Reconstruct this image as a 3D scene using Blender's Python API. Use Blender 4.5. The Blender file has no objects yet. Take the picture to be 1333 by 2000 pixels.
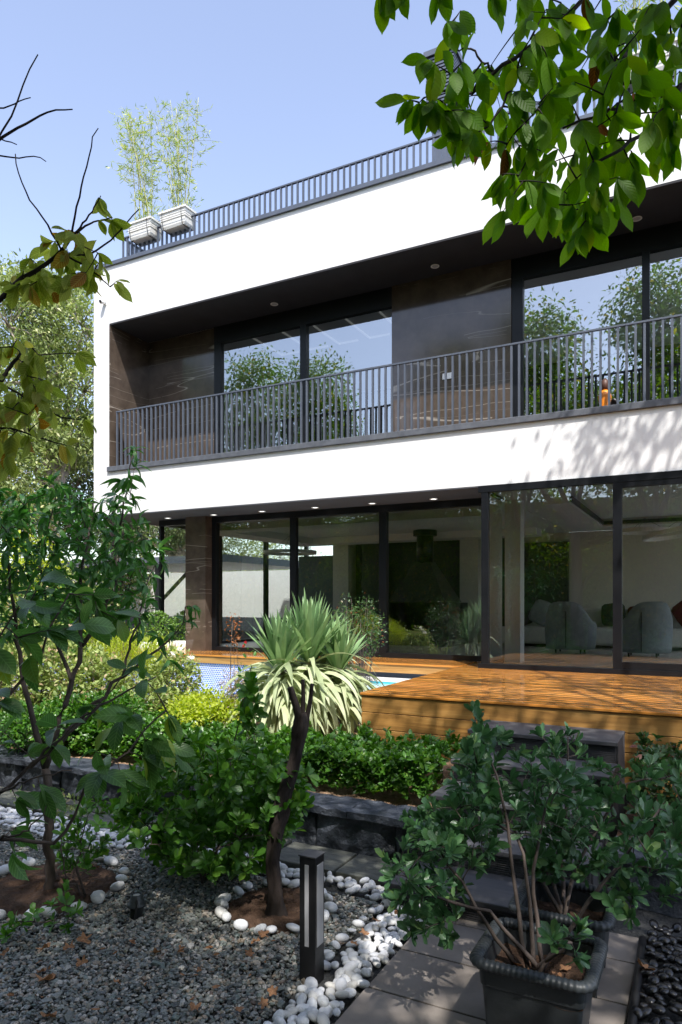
import bpy, math, random
import numpy as np
from mathutils import Vector
sc = bpy.context.scene
COL = sc.collection
R = np.random.default_rng(7)
random.seed(7)
PI = math.pi

# ------------------------------------------------------------------ camera, sky, sun, exposure
F_, CX, HY, CH = 1360.0, 666.5, 1175.0, 1.76
YAW = math.atan(712 / 1360.0)
SN, CS = math.sin(YAW), math.cos(YAW)
cam = bpy.data.objects.new('camera', bpy.data.cameras.new('camera'))
COL.objects.link(cam)
cam.location = (0, 0, CH)
cam.rotation_euler = (PI / 2, 0, YAW)
cam.data.sensor_fit = 'HORIZONTAL'
cam.data.sensor_width = 24
cam.data.lens = 24 * F_ / 1333
cam.data.shift_y = (HY - 1000) / 1333
cam.data.clip_start = 0.05
cam.data.clip_end = 1500
sc.camera = cam

SUN = Vector((0.326, -0.434, 0.838)).normalized()
w = bpy.data.worlds.new('World'); sc.world = w; w.use_nodes = True
nt = w.node_tree
sky = nt.nodes.new('ShaderNodeTexSky')
sky.sky_type = 'NISHITA'; sky.sun_disc = False
sky.sun_elevation = math.asin(SUN.z)
sky.sun_rotation = math.atan2(SUN.x, SUN.y)
sky.air_density = 1.0; sky.dust_density = 1.6; sky.ozone_density = 0.6
bg = nt.nodes['Background']
bg.inputs['Strength'].default_value = 0.15
hs_ = nt.nodes.new('ShaderNodeHueSaturation'); hs_.inputs['Saturation'].default_value = 0.84; hs_.inputs['Hue'].default_value = 0.508
nt.links.new(sky.outputs[0], hs_.inputs['Color']); nt.links.new(hs_.outputs[0], bg.inputs['Color'])
sl = bpy.data.lights.new('sun', 'SUN'); so = bpy.data.objects.new('sun', sl); COL.objects.link(so)
sl.energy = 3.0; sl.angle = math.radians(0.53); sl.color = (1, 0.965, 0.92)
so.rotation_euler = SUN.to_track_quat('Z', 'Y').to_euler()
so.location = (6, -8, 16)
sc.view_settings.view_transform = 'Standard'; sc.view_settings.look = 'None'
sc.view_settings.exposure = 1.27; sc.view_settings.gamma = 1
sc.cycles.max_bounces = 9; sc.cycles.transparent_max_bounces = 12
sc.cycles.diffuse_bounces = 4; sc.cycles.glossy_bounces = 4; sc.cycles.transmission_bounces = 6
sc.cycles.use_denoising = True
sc.cycles.sample_clamp_indirect = 6
sc.cycles.caustics_reflective = False; sc.cycles.caustics_refractive = False


def ray(u, v):
    r = (u - CX) / F_
    return np.array([-SN + r * CS, CS + r * SN, (HY - v) / F_])


def px(u, v, t):
    return np.array([0, 0, CH]) + ray(u, v) * t


def proj(P):
    P = np.asarray(P, float)
    fw = -SN * P[..., 0] + CS * P[..., 1]; rt = CS * P[..., 0] + SN * P[..., 1]
    fw = np.where(np.abs(fw) < 1e-3, 1e-3, fw)
    return CX + F_ * rt / fw, HY - F_ * (P[..., 2] - CH) / fw, fw


# ------------------------------------------------------------------ materials
class NT:
    def __init__(s, name):
        s.m = bpy.data.materials.new(name); s.m.use_nodes = True
        s.t = s.m.node_tree; s.b = s.t.nodes['Principled BSDF']; s.out = s.t.nodes['Material Output']

    def n(s, typ, ins=None, **kw):
        x = s.t.nodes.new('ShaderNode' + typ)
        for k, v in kw.items(): setattr(x, k, v)
        for k, v in (ins or {}).items(): s.put(x.inputs[k], v)
        return x

    def put(s, sock, v):
        if hasattr(v, 'is_output'): s.t.links.new(v, sock)
        elif isinstance(v, tuple) and len(v) == 3 and sock.type == 'RGBA': sock.default_value = (*v, 1)
        else: sock.default_value = v

    def math(s, op, a, b=0.0, c=0.0):
        x = s.n('Math', operation=op); s.put(x.inputs[0], a); s.put(x.inputs[1], b)
        s.put(x.inputs[2], c); return x.outputs[0]

    def mix(s, f, a, b):
        x = s.n('Mix', data_type='RGBA'); s.put(x.inputs[0], f); s.put(x.inputs[6], a); s.put(x.inputs[7], b)
        return x.outputs[2]

    def ramp(s, f, stops):
        x = s.n('ValToRGB'); s.put(x.inputs[0], f)
        e = x.color_ramp.elements
        while len(e) < len(stops): e.new(0.5)
        for i, (p, c) in enumerate(stops):
            e[i].position = p; e[i].color = (*c, 1) if len(c) == 3 else c
        return x.outputs[0]

    def coord(s, scale=(1, 1, 1), rot=(0, 0, 0), out='Object'):
        c = s.n('TexCoord'); m = s.n('Mapping'); s.t.links.new(c.outputs[out], m.inputs['Vector'])
        m.inputs['Scale'].default_value = scale; m.inputs['Rotation'].default_value = rot
        return m.outputs[0]

    def noise(s, vec, scale, detail=3.0, rough=0.5, dist=0.0):
        return s.n('TexNoise', {'Vector': vec, 'Scale': scale, 'Detail': detail, 'Roughness': rough, 'Distortion': dist})

    def bump(s, h, st=0.3, d=0.01):
        x = s.n('Bump', {'Height': h, 'Strength': st, 'Distance': d}); s.t.links.new(x.outputs[0], s.b.inputs['Normal'])
        return x

    def base(s, col, rough=0.5, spec=0.5, metal=0.0):
        s.put(s.b.inputs['Base Color'], col); s.put(s.b.inputs['Roughness'], rough)
        s.b.inputs['Specular IOR Level'].default_value = spec; s.b.inputs['Metallic'].default_value = metal
        return s.m


def m_noisy(name, c1, c2, scale=6, rough=0.6, bump=0.2, bscale=80, spec=0.5, metal=0.0, bd=0.004, stretch=(1, 1, 1)):
    k = NT(name); v = k.coord(stretch)
    n = k.noise(v, scale, 5, 0.6)
    k.base(k.ramp(n.outputs[0], [(0.3, c1), (0.7, c2)]), rough, spec, metal)
    if bump: k.bump(k.noise(v, bscale, 4, 0.6).outputs[0], bump, bd)
    return k.m


def m_marble(name):
    k = NT(name); v0 = k.coord()
    w1 = k.noise(v0, 2.2, 3)
    vv = k.n('VectorMath', operation='SCALE'); k.t.links.new(w1.outputs[1], vv.inputs[0]); vv.inputs['Scale'].default_value = 0.05
    va = k.n('VectorMath', operation='ADD'); k.t.links.new(v0, va.inputs[0]); k.t.links.new(vv.outputs[0], va.inputs[1])

    def ridge(rot, scl, scale, wd):
        mp = k.n('Mapping'); k.t.links.new(va.outputs[0], mp.inputs['Vector'])
        mp.inputs['Rotation'].default_value = rot; mp.inputs['Scale'].default_value = scl
        n = k.noise(mp.outputs[0], scale, 1.5, 0.4)
        d = k.math('ABSOLUTE', k.math('SUBTRACT', n.outputs[0], 0.5))
        return k.math('SMOOTH_MAX', k.math('SUBTRACT', 1.0, k.math('DIVIDE', d, wd)), 0.0, 0.02)
    gate = k.math('GREATER_THAN', k.noise(v0, 1.7, 2).outputs[0], 0.47)
    a = k.math('MULTIPLY', ridge((0.5, 0.6, 0.3), (0.12, 0.12, 2.0), 0.9, 0.004), k.math('GREATER_THAN', k.noise(v0, 1.1, 2).outputs[0], 0.5))
    b = k.math('MULTIPLY', ridge((-0.7, -0.5, 0.2), (0.10, 0.10, 2.4), 0.95, 0.0035), gate)
    c = k.math('MULTIPLY', ridge((0.2, 1.0, 0.3), (0.14, 0.14, 2.6), 1.2, 0.003), gate)
    veins = k.math('MINIMUM', k.math('ADD', k.math('ADD', a, b), k.math('MULTIPLY', c, 0.7)), 1.0)
    cloud = k.ramp(k.noise(v0, 3.5, 5, 0.65).outputs[0], [(0.3, (0.06, 0.045, 0.035)), (0.7, (0.115, 0.088, 0.069))])
    k.base(k.mix(k.math('MULTIPLY', veins, 0.5), cloud, (0.62, 0.56, 0.48)), 0.09, 0.6)
    return k.m


def m_wood(name, c1, c2, c3, rough, coat=0.0, board=0.15, axis='z'):
    k = NT(name)
    v = k.coord((0.5, 7, 7) if True else (1, 1, 1))
    bv = k.coord()
    sp = k.n('SeparateXYZ'); k.t.links.new(bv, sp.inputs[0])
    bid = k.math('FLOOR', k.math('DIVIDE', sp.outputs[2 if axis == 'z' else 1], board))
    rnd = k.n('TexWhiteNoise', noise_dimensions='1D'); k.put(rnd.inputs['W'], bid)
    off = k.n('CombineXYZ'); k.put(off.inputs[0], k.math('MULTIPLY', rnd.outputs[0], 40))
    va = k.n('VectorMath', operation='ADD'); k.t.links.new(v, va.inputs[0]); k.t.links.new(off.outputs[0], va.inputs[1])
    g = k.noise(va.outputs[0], 2.2, 6, 0.62, 0.9)
    col = k.ramp(g.outputs[0], [(0.28, c1), (0.5, c2), (0.72, c3)])
    vk = k.n('VectorMath', operation='ADD'); k.t.links.new(k.coord((2.4, 5, 5)), vk.inputs[0]); k.t.links.new(off.outputs[0], vk.inputs[1])
    vo = k.n('TexVoronoi', {'Vector': vk.outputs[0], 'Scale': 0.8})
    kn = k.ramp(vo.outputs['Distance'], [(0.05, (1, 1, 1)), (0.14, (0, 0, 0))])
    col = k.mix(k.math('MULTIPLY', kn, 0.85), col, (0.035, 0.013, 0.006))
    tone = k.math('ADD', k.math('ADD', 0.52, k.math('MULTIPLY', rnd.outputs[0], 0.5)), k.math('MULTIPLY', k.noise(bv, 1.6, 4).outputs[0], 0.45))
    h = k.n('HueSaturation', {'Value': tone, 'Color': col})
    k.base(h.outputs[0], rough, 0.5)
    k.b.inputs['Coat Weight'].default_value = coat; k.b.inputs['Coat Roughness'].default_value = 0.12
    k.bump(g.outputs[0], 0.15, 0.004)
    return k.m


def m_leaf(name, c1, c2, c3=None, rough=0.4, trans=0.35, tcol=None, vein=0.0, spec=0.5):
    k = NT(name)
    g = k.n('NewGeometry')
    stops = [(0.0, c1), (0.9, c2)] + ([(0.975, c3)] if c3 else [])
    col = k.ramp(g.outputs['Random Per Island'], stops)
    if vein:
        uv = k.n('TexCoord'); sp = k.n('SeparateXYZ'); k.t.links.new(uv.outputs['UV'], sp.inputs[0])
        ay = k.math('ABSOLUTE', k.math('SUBTRACT', sp.outputs[1], 0.5))
        mid = k.math('LESS_THAN', ay, 0.022)
        st = k.math('SUBTRACT', k.math('MULTIPLY', sp.outputs[0], 8.5), k.math('MULTIPLY', ay, 4.5))
        fr = k.math('FRACT', st)
        side = k.math('LESS_THAN', k.math('ABSOLUTE', k.math('SUBTRACT', fr, 0.5)), 0.07)
        vv = k.math('MULTIPLY', k.math('MAXIMUM', mid, side), vein)
        col = k.mix(vv, col, tuple(min(1, x * 1.7 + 0.03) for x in c2))
        k.bump(k.math('ABSOLUTE', k.math('SUBTRACT', fr, 0.5)), 0.35, 0.003)
    blot = k.noise(k.coord(), 9, 3).outputs[0]
    hs = k.n('HueSaturation', {'Color': col, 'Value': k.math('ADD', 0.72, k.math('MULTIPLY', blot, 0.56))})
    k.base(hs.outputs[0], rough, spec)
    tr = k.n('BsdfTranslucent')
    if tcol: k.put(tr.inputs['Color'], tcol)
    else:
        h2 = k.n('HueSaturation', {'Color': hs.outputs[0], 'Value': 1.9, 'Saturation': 1.15}); k.t.links.new(h2.outputs[0], tr.inputs['Color'])
    mx = k.n('MixShader', {'Fac': trans}); k.t.links.new(k.b.outputs[0], mx.inputs[1]); k.t.links.new(tr.outputs[0], mx.inputs[2])
    k.t.links.new(mx.outputs[0], k.out.inputs['Surface'])
    return k.m


def m_glass(name, refl, tint):
    k = NT(name); k.t.nodes.remove(k.b)
    tr = k.n('BsdfTransparent', {'Color': tint}); gl = k.n('BsdfGlossy', {'Roughness': 0.0, 'Color': (0.93, 0.97, 1.0)})
    lw = k.n('Fresnel', {'IOR': 1.5})
    wob = k.noise(k.coord((0.9, 0.9, 0.9)), 1.3, 1)
    bp = k.n('Bump', {'Height': wob.outputs[0], 'Strength': 0.12, 'Distance': 0.02}); k.t.links.new(bp.outputs[0], gl.inputs['Normal'])
    f = k.math('MINIMUM', k.math('ADD', refl, k.math('MULTIPLY', lw.outputs[0], 1.0 - refl)), 1.0)
    mx = k.n('MixShader', {'Fac': f}); k.t.links.new(tr.outputs[0], mx.inputs[1]); k.t.links.new(gl.outputs[0], mx.inputs[2])
    k.t.links.new(mx.outputs[0], k.out.inputs['Surface'])
    return k.m


def m_island(name, stops, rough=0.6, bump=0.0, bscale=60, spec=0.5):
    k = NT(name); g = k.n('NewGeometry')
    col = k.ramp(g.outputs['Random Per Island'], stops)
    n = k.noise(k.coord(), bscale, 4)
    h = k.n('HueSaturation', {'Color': col, 'Value': k.math('ADD', 0.7, k.math('MULTIPLY', n.outputs[0], 0.6))})
    k.base(h.outputs[0], rough, spec)
    if bump: k.bump(n.outputs[0], bump, 0.003)
    return k.m


def m_mosaic(name):
    k = NT(name); c = k.n('TexCoord'); sp = k.n('SeparateXYZ'); k.t.links.new(c.outputs['Object'], sp.inputs[0])
    s = 0.036
    hx = k.math('DIVIDE', k.math('ADD', sp.outputs[0], sp.outputs[1]), s); hz = k.math('DIVIDE', sp.outputs[2], s * 1.732)

    def dot(ox, oz):
        fx = k.math('SUBTRACT', k.math('FRACT', k.math('ADD', hx, ox)), 0.5)
        fz = k.math('MULTIPLY', k.math('SUBTRACT', k.math('FRACT', k.math('ADD', hz, oz)), 0.5), 1.732)
        return k.math('SQRT', k.math('ADD', k.math('MULTIPLY', fx, fx), k.math('MULTIPLY', fz, fz)))
    d = k.math('MINIMUM', dot(0, 0), dot(0.5, 0.5))
    cell = k.n('TexWhiteNoise', noise_dimensions='2D'); cv = k.n('CombineXYZ'); k.put(cv.inputs[0], k.math('FLOOR', hx)); k.put(cv.inputs[1], k.math('FLOOR', hz))
    k.t.links.new(cv.outputs[0], cell.inputs['Vector'])
    blue = k.ramp(cell.outputs[0], [(0, (0.05, 0.09, 0.42)), (1, (0.1, 0.19, 0.62))])
    k.base(k.mix(k.math('LESS_THAN', d, 0.37), (0.6, 0.63, 0.7), blue), 0.2)
    return k.m


def m_stucco(name):
    k = NT(name); v = k.coord()
    n = k.noise(v, 1.1, 4, 0.6)
    st = k.noise(k.coord((3, 3, 0.35)), 2.2, 4, 0.6)
    c = k.ramp(n.outputs[0], [(0.3, (0.69, 0.69, 0.68)), (0.7, (0.75, 0.75, 0.74))])
    k.base(k.mix(k.ramp(st.outputs[0], [(0.55, (0, 0, 0)), (0.8, (0.3, 0.3, 0.3))]), c, (0.52, 0.50, 0.46)), 0.85, 0.25)
    k.bump(k.noise(v, 55, 4, 0.65).outputs[0], 0.35, 0.006)
    return k.m


def m_bark(name, c1, c2):
    return m_noisy(name, c1, c2, 14, 0.85, 0.8, 38, 0.3, 0, 0.012, (1, 1, 0.35))


M = {}
M['stucco'] = m_stucco('white stucco')
M['marble'] = m_marble('dark brown marble')
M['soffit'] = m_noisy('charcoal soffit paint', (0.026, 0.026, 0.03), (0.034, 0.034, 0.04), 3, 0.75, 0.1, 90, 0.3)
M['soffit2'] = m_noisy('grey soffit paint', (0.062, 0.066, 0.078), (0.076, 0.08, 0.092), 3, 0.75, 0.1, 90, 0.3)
M['metal'] = m_noisy('slate grey metal', (0.085, 0.098, 0.125), (0.115, 0.13, 0.16), 5, 0.38, 0.05, 60, 0.5, 0.25)
M['frame'] = m_noisy('black aluminium', (0.006, 0.007, 0.009), (0.010, 0.011, 0.013), 4, 0.35, 0.03, 60, 0.3)
M['ledge'] = m_noisy('grey stone ledge', (0.062, 0.068, 0.08), (0.11, 0.118, 0.135), 9, 0.55, 0.2, 60)
M['glass'] = m_glass('window glass', 0.36, (0.80, 0.86, 0.85))
M['glassl'] = m_glass('door glass', 0.17, (0.93, 0.97, 0.95))
M['white'] = m_noisy('white paint', (0.76, 0.76, 0.75), (0.8, 0.8, 0.79), 2, 0.7, 0.05)
M['beige'] = m_noisy('beige wall', (0.66, 0.63, 0.56), (0.7, 0.67, 0.6), 2, 0.8, 0.05)
M['dpanel'] = m_noisy('dark wall panel', (0.03, 0.034, 0.034), (0.05, 0.055, 0.055), 2, 0.4, 0.05)
M['teal'] = m_noisy('slate blue panel', (0.06, 0.08, 0.088), (0.08, 0.10, 0.11), 2, 0.4, 0.05)
M['ifloor'] = m_noisy('stone floor', (0.62, 0.59, 0.55), (0.7, 0.67, 0.62), 2, 0.25, 0.02)
M['deck'] = m_wood('oiled deck boards', (0.23, 0.082, 0.016), (0.46, 0.185, 0.034), (0.62, 0.30, 0.07), 0.24, 0.75, 0.12, 'y')
M['fascia'] = m_wood('oiled pine boards', (0.16, 0.078, 0.022), (0.32, 0.165, 0.045), (0.43, 0.25, 0.085), 0.42, 0.2, 0.155, 'z')
M['mosaic'] = m_mosaic('blue dot mosaic')
M['tubwhite'] = m_noisy('white tile', (0.72, 0.74, 0.75), (0.8, 0.82, 0.83), 8, 0.25, 0.05)
M['cyan'] = m_noisy('turquoise tile', (0.05, 0.36, 0.45), (0.08, 0.45, 0.55), 20, 0.2, 0.05)
kk = NT('pool water'); kk.base((0.45, 0.68, 0.76), 0.05); kk.bump(kk.noise(kk.coord(), 9, 2).outputs[0], 0.15, 0.02); M['water'] = kk.m
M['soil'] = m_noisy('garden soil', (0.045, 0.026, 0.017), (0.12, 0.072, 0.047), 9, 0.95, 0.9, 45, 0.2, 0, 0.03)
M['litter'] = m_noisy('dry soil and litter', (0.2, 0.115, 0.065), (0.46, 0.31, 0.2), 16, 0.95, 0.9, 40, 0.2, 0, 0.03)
M['paver'] = m_noisy('grey paving slab', (0.155, 0.132, 0.112), (0.28, 0.246, 0.216), 2.6, 0.6, 0.35, 150, 0.4, 0, 0.002)
M['slate'] = m_noisy('green slate', (0.055, 0.06, 0.05), (0.15, 0.15, 0.125), 7, 0.6, 0.6, 22, 0.4, 0, 0.012, (1, 4, 1))
M['rock'] = m_noisy('dark split stone', (0.022, 0.026, 0.033), (0.085, 0.095, 0.115), 7, 0.42, 0.9, 16, 0.5, 0, 0.03)
M['step'] = m_noisy('grey composite step', (0.05, 0.05, 0.054), (0.085, 0.085, 0.09), 8, 0.6, 0.3, 90, 0.4, 0, 0.002, (0.2, 3, 3))
kk = NT('white pebble'); oi = kk.n('ObjectInfo')
pc = kk.ramp(oi.outputs['Random'], [(0.0, (0.52, 0.50, 0.46)), (0.25, (0.64, 0.64, 0.63)), (0.7, (0.76, 0.76, 0.76)), (1.0, (0.58, 0.59, 0.62))])
pv = kk.coord(); pn = kk.noise(pv, 1.6, 5, 0.65)
kk.base(kk.mix(kk.ramp(pn.outputs[0], [(0.55, (0, 0, 0)), (0.72, (0.55, 0.55, 0.55))]), pc, (0.42, 0.40, 0.37)), 0.5, 0.35)
kk.bump(kk.noise(pv, 5, 4).outputs[0], 0.25, 0.01); M['pebble'] = kk.m
M['wet'] = m_noisy('wet black pebble', (0.008, 0.008, 0.009), (0.026, 0.024, 0.023), 20, 0.16, 0.1, 40, 0.6)
M['gravel'] = m_island('mixed gravel', [(0.0, (0.04, 0.042, 0.042)), (0.2, (0.12, 0.128, 0.118)), (0.45, (0.24, 0.245, 0.225)), (0.62, (0.12, 0.155, 0.14)), (0.76, (0.27, 0.21, 0.15)), (0.9, (0.46, 0.44, 0.4)), (1.0, (0.11, 0.075, 0.055))], 0.45, 0.2, 120)
M['gbase'] = m_noisy('gravel bed', (0.03, 0.032, 0.033), (0.10, 0.10, 0.095), 60, 0.9, 0.9, 90, 0.3, 0, 0.02)
M['black'] = m_noisy('black powder coat', (0.010, 0.010, 0.011), (0.017, 0.017, 0.018), 12, 0.4, 0.1, 200, 0.5)
M['diff'] = m_noisy('frosted panel', (0.42, 0.42, 0.44), (0.46, 0.46, 0.48), 5, 0.35, 0.03)
M['pot'] = m_noisy('charcoal plastic', (0.026, 0.031, 0.034), (0.055, 0.062, 0.066), 7, 0.45, 0.2, 60, 0.45)
M['plwhite'] = m_noisy('white plastic', (0.68, 0.66, 0.6), (0.8, 0.79, 0.75), 6, 0.4, 0.05)
M['bark'] = m_bark('dark bark', (0.014, 0.010, 0.009), (0.062, 0.046, 0.038))
M['bark2'] = m_bark('grey twig bark', (0.05, 0.04, 0.034), (0.13, 0.10, 0.085))
M['bark3'] = m_bark('pale tree bark', (0.22, 0.18, 0.145), (0.42, 0.36, 0.3))
M['twig'] = m_bark('dark twig bark', (0.012, 0.010, 0.010), (0.035, 0.027, 0.024))
M['fab'] = m_noisy('grey blue velvet', (0.22, 0.245, 0.255), (0.30, 0.325, 0.335), 5, 0.9, 0.1, 150)
M['sofa'] = m_noisy('pale sofa fabric', (0.6, 0.6, 0.56), (0.66, 0.66, 0.62), 5, 0.9, 0.1, 150)
M['cushg'] = m_noisy('dark green cushion', (0.02, 0.03, 0.02), (0.035, 0.05, 0.03), 5, 0.9, 0.1)
M['cushr'] = m_noisy('dark red cushion', (0.12, 0.02, 0.025), (0.17, 0.03, 0.035), 5, 0.9, 0.1)
M['orange'] = m_noisy('orange plastic', (0.75, 0.22, 0.01), (0.85, 0.28, 0.02), 5, 0.4, 0.02)
M['brown'] = m_noisy('brown plastic', (0.07, 0.025, 0.015), (0.1, 0.04, 0.025), 5, 0.5, 0.02)
k_ = NT('led strip'); k_.base((0.9, 0.9, 0.9), 0.4); k_.b.inputs['Emission Color'].default_value = (1, 0.97, 0.92, 1); k_.b.inputs['Emission Strength'].default_value = 0.05; M['led'] = k_.m
k_ = NT('downlight lens'); k_.base((0.8, 0.8, 0.8), 0.4); k_.b.inputs['Emission Color'].default_value = (1, 0.98, 0.95, 1); k_.b.inputs['Emission Strength'].default_value = 1.1; M['lens'] = k_.m

M['L_over'] = m_leaf('overhanging leaf', (0.07, 0.165, 0.01), (0.12, 0.245, 0.016), (0.2, 0.29, 0.025), 0.5, 0.6, None, 0.12, 0.25)
M['L_dead'] = m_leaf('withered leaf', (0.10, 0.035, 0.012), (0.30, 0.11, 0.03), None, 0.7, 0.2, None, 0.4)
M['L_plat'] = m_leaf('fallen leaf', (0.16, 0.075, 0.03), (0.34, 0.17, 0.08), (0.5, 0.42, 0.1), 0.75, 0.1, None, 0.3)
M['L_fruit'] = m_leaf('olive leaf', (0.17, 0.23, 0.035), (0.32, 0.36, 0.09), (0.28, 0.13, 0.03), 0.6, 0.55, None, 0.4, 0.25)
M['L_peach'] = m_leaf('peach leaf', (0.04, 0.125, 0.026), (0.08, 0.215, 0.042), (0.13, 0.27, 0.055), 0.33, 0.3, None, 0.3)
M['L_broad'] = m_leaf('broad ribbed leaf', (0.055, 0.13, 0.032), (0.10, 0.205, 0.05), (0.2, 0.27, 0.04), 0.38, 0.4, None, 0.55)
M['L_pitto'] = m_leaf('glossy shrub leaf', (0.04, 0.105, 0.036), (0.075, 0.17, 0.06), (0.13, 0.22, 0.065), 0.3, 0.22, None, 0.25)
M['L_bush'] = m_leaf('bright shrub leaf', (0.042, 0.125, 0.016), (0.09, 0.22, 0.028), (0.2, 0.36, 0.045), 0.32, 0.3, None, 0.25)
M['L_hedge'] = m_leaf('hedge leaf', (0.035, 0.10, 0.012), (0.075, 0.19, 0.022), (0.15, 0.27, 0.04), 0.35, 0.3)
M['L_red'] = m_leaf('reddish hedge leaf', (0.03, 0.07, 0.02), (0.06, 0.12, 0.03), (0.2, 0.06, 0.03), 0.4, 0.3)
M['L_yucca'] = m_leaf('yucca blade', (0.13, 0.24, 0.10), (0.26, 0.38, 0.17), None, 0.45, 0.2)
M['L_skirt'] = m_leaf('faded yucca blade', (0.27, 0.33, 0.17), (0.47, 0.51, 0.31), None, 0.6, 0.2)
M['L_rose'] = m_leaf('rose leaf', (0.14, 0.2, 0.05), (0.34, 0.4, 0.13), (0.45, 0.33, 0.2), 0.5, 0.3)
M['L_yel'] = m_leaf('yellow green sprig', (0.24, 0.32, 0.03), (0.45, 0.5, 0.07), None, 0.5, 0.4)
M['L_dry'] = m_leaf('dry stalk leaf', (0.3, 0.2, 0.12), (0.52, 0.42, 0.3), None, 0.8, 0.2)
M['L_far'] = m_leaf('pale tree leaf', (0.09, 0.13, 0.03), (0.26, 0.32, 0.10), (0.52, 0.52, 0.27), 0.5, 0.3)
M['L_far2'] = m_leaf('mid green tree leaf', (0.05, 0.085, 0.025), (0.13, 0.17, 0.055), None, 0.5, 0.3)
M['L_shade'] = m_leaf('walnut leaf', (0.04, 0.095, 0.006), (0.10, 0.17, 0.012), (0.26, 0.22, 0.02), 0.5, 0.5, None, 0, 0.25)
M['L_bamboo'] = m_leaf('bamboo leaf', (0.12, 0.21, 0.025), (0.38, 0.44, 0.08), (0.6, 0.56, 0.18), 0.5, 0.35)
M['cane'] = m_bark('bamboo cane', (0.3, 0.32, 0.12), (0.5, 0.5, 0.25))
M['L_ball'] = m_leaf('box leaf', (0.06, 0.14, 0.015), (0.14, 0.25, 0.04), None, 0.4, 0.25)
M['petal'] = m_leaf('pale petal', (0.75, 0.72, 0.66), (0.85, 0.83, 0.8), None, 0.6, 0.3)
M['redflower'] = m_leaf('red petal', (0.5, 0.02, 0.03), (0.6, 0.05, 0.06), None, 0.6, 0.3)


# ------------------------------------------------------------------ mesh helpers
class MB:
    def __init__(s): s.v = []; s.f = []; s.n = 0

    def add(s, V, Fc):
        V = np.asarray(V, float); s.v.append(V); s.f += [tuple(i + s.n for i in f) for f in Fc]; s.n += len(V)
        return s

    def box(s, x0, x1, y0, y1, z0, z1):
        V = [(x, y, z) for z in (z0, z1) for y in (y0, y1) for x in (x0, x1)]
        return s.add(V, [(0, 2, 3, 1), (4, 5, 7, 6), (0, 1, 5, 4), (2, 6, 7, 3), (0, 4, 6, 2), (1, 3, 7, 5)])

    def quad(s, a, b, c, d): return s.add([a, b, c, d], [(0, 1, 2, 3)])

    def cyl(s, c, r0, r1, z0, z1, n=20):
        return s.lathe(c, [(r0, z0), (r1, z1)], n, True)

    def lathe(s, c, prof, n=20, cap=True):
        V = []; Fc = []
        for (r, z) in prof:
            for i in range(n):
                a = 2 * PI * i / n; V.append((c[0] + r * math.cos(a), c[1] + r * math.sin(a), z))
        for j in range(len(prof) - 1):
            for i in range(n):
                k = (i + 1) % n; Fc.append((j * n + i, j * n + k, (j + 1) * n + k, (j + 1) * n + i))
        if cap: Fc += [tuple(range(n - 1, -1, -1)), tuple((len(prof) - 1) * n + i for i in range(n))]
        return s.add(V, Fc)

    def tube(s, P, rad, n=6):
        P = np.asarray(P, float); k = len(P)
        rad = np.broadcast_to(np.asarray(rad, float), (k,)) if np.ndim(rad) else np.full(k, rad)
        T = np.gradient(P, axis=0); T /= np.linalg.norm(T, axis=1)[:, None] + 1e-9
        ref = np.array([0.31, 0.17, 0.93]) if abs(T[0][2]) < 0.9 else np.array([1.0, 0.1, 0])
        V = []
        for i in range(k):
            a = np.cross(T[i], ref); a /= np.linalg.norm(a) + 1e-9; b = np.cross(T[i], a)
            for j in range(n):
                t = 2 * PI * j / n; V.append(P[i] + rad[i] * (math.cos(t) * a + math.sin(t) * b))
        Fc = [(i * n + j, i * n + (j + 1) % n, (i + 1) * n + (j + 1) % n, (i + 1) * n + j) for i in range(k - 1) for j in range(n)]
        Fc += [tuple(range(n - 1, -1, -1)), tuple((k - 1) * n + j for j in range(n))]
        return s.add(V, Fc)

    def arr(s): return np.concatenate(s.v) if s.v else np.zeros((0, 3))


ROOT = {}


def link(name, me, mat, parent=None, loc=None, smooth=False):
    o = bpy.data.objects.new(name, me); COL.objects.link(o)
    if mat is not None and not me.materials: me.materials.append(mat)
    if smooth: me.polygons.foreach_set('use_smooth', np.ones(len(me.polygons), bool))
    if parent is not None: o.parent = parent
    if loc is not None: o.location = loc
    return o


def rootloc(p):
    while p.parent is not None: p = p.parent
    return np.array(p.location)


def obj(name, mb, mat, parent=None, smooth=False, loc=None):
    V = mb.arr()
    base = rootloc(parent) if parent is not None else (np.array(loc, float) if loc is not None else np.zeros(3))
    me = bpy.data.meshes.new(name); me.from_pydata((V - base).tolist(), [], mb.f); me.update()
    return link(name, me, mat, parent, None if parent is not None else tuple(base), smooth)


def tag(o, label=None, cat=None, group=None, kind=None):
    if label: o['label'] = label
    if cat: o['category'] = cat
    if group: o['group'] = group
    if kind: o['kind'] = kind
    return o


def thing(name, label, cat, loc=(0, 0, 0), group=None):
    o = bpy.data.objects.new(name, None); COL.objects.link(o); o.location = loc; o.empty_display_size = 0.1
    return tag(o, label, cat, group)


def struct(name, mb, mat, label, cat): return tag(obj(name, mb, mat), label, cat, None, 'structure')


def bevel(o, wd=0.004, seg=2):
    m = o.modifiers.new('bevel', 'BEVEL'); m.width = wd; m.segments = seg; m.limit_method = 'ANGLE'; return o


def nrm(A): return A / (np.linalg.norm(A, axis=-1, keepdims=True) + 1e-9)


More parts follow.
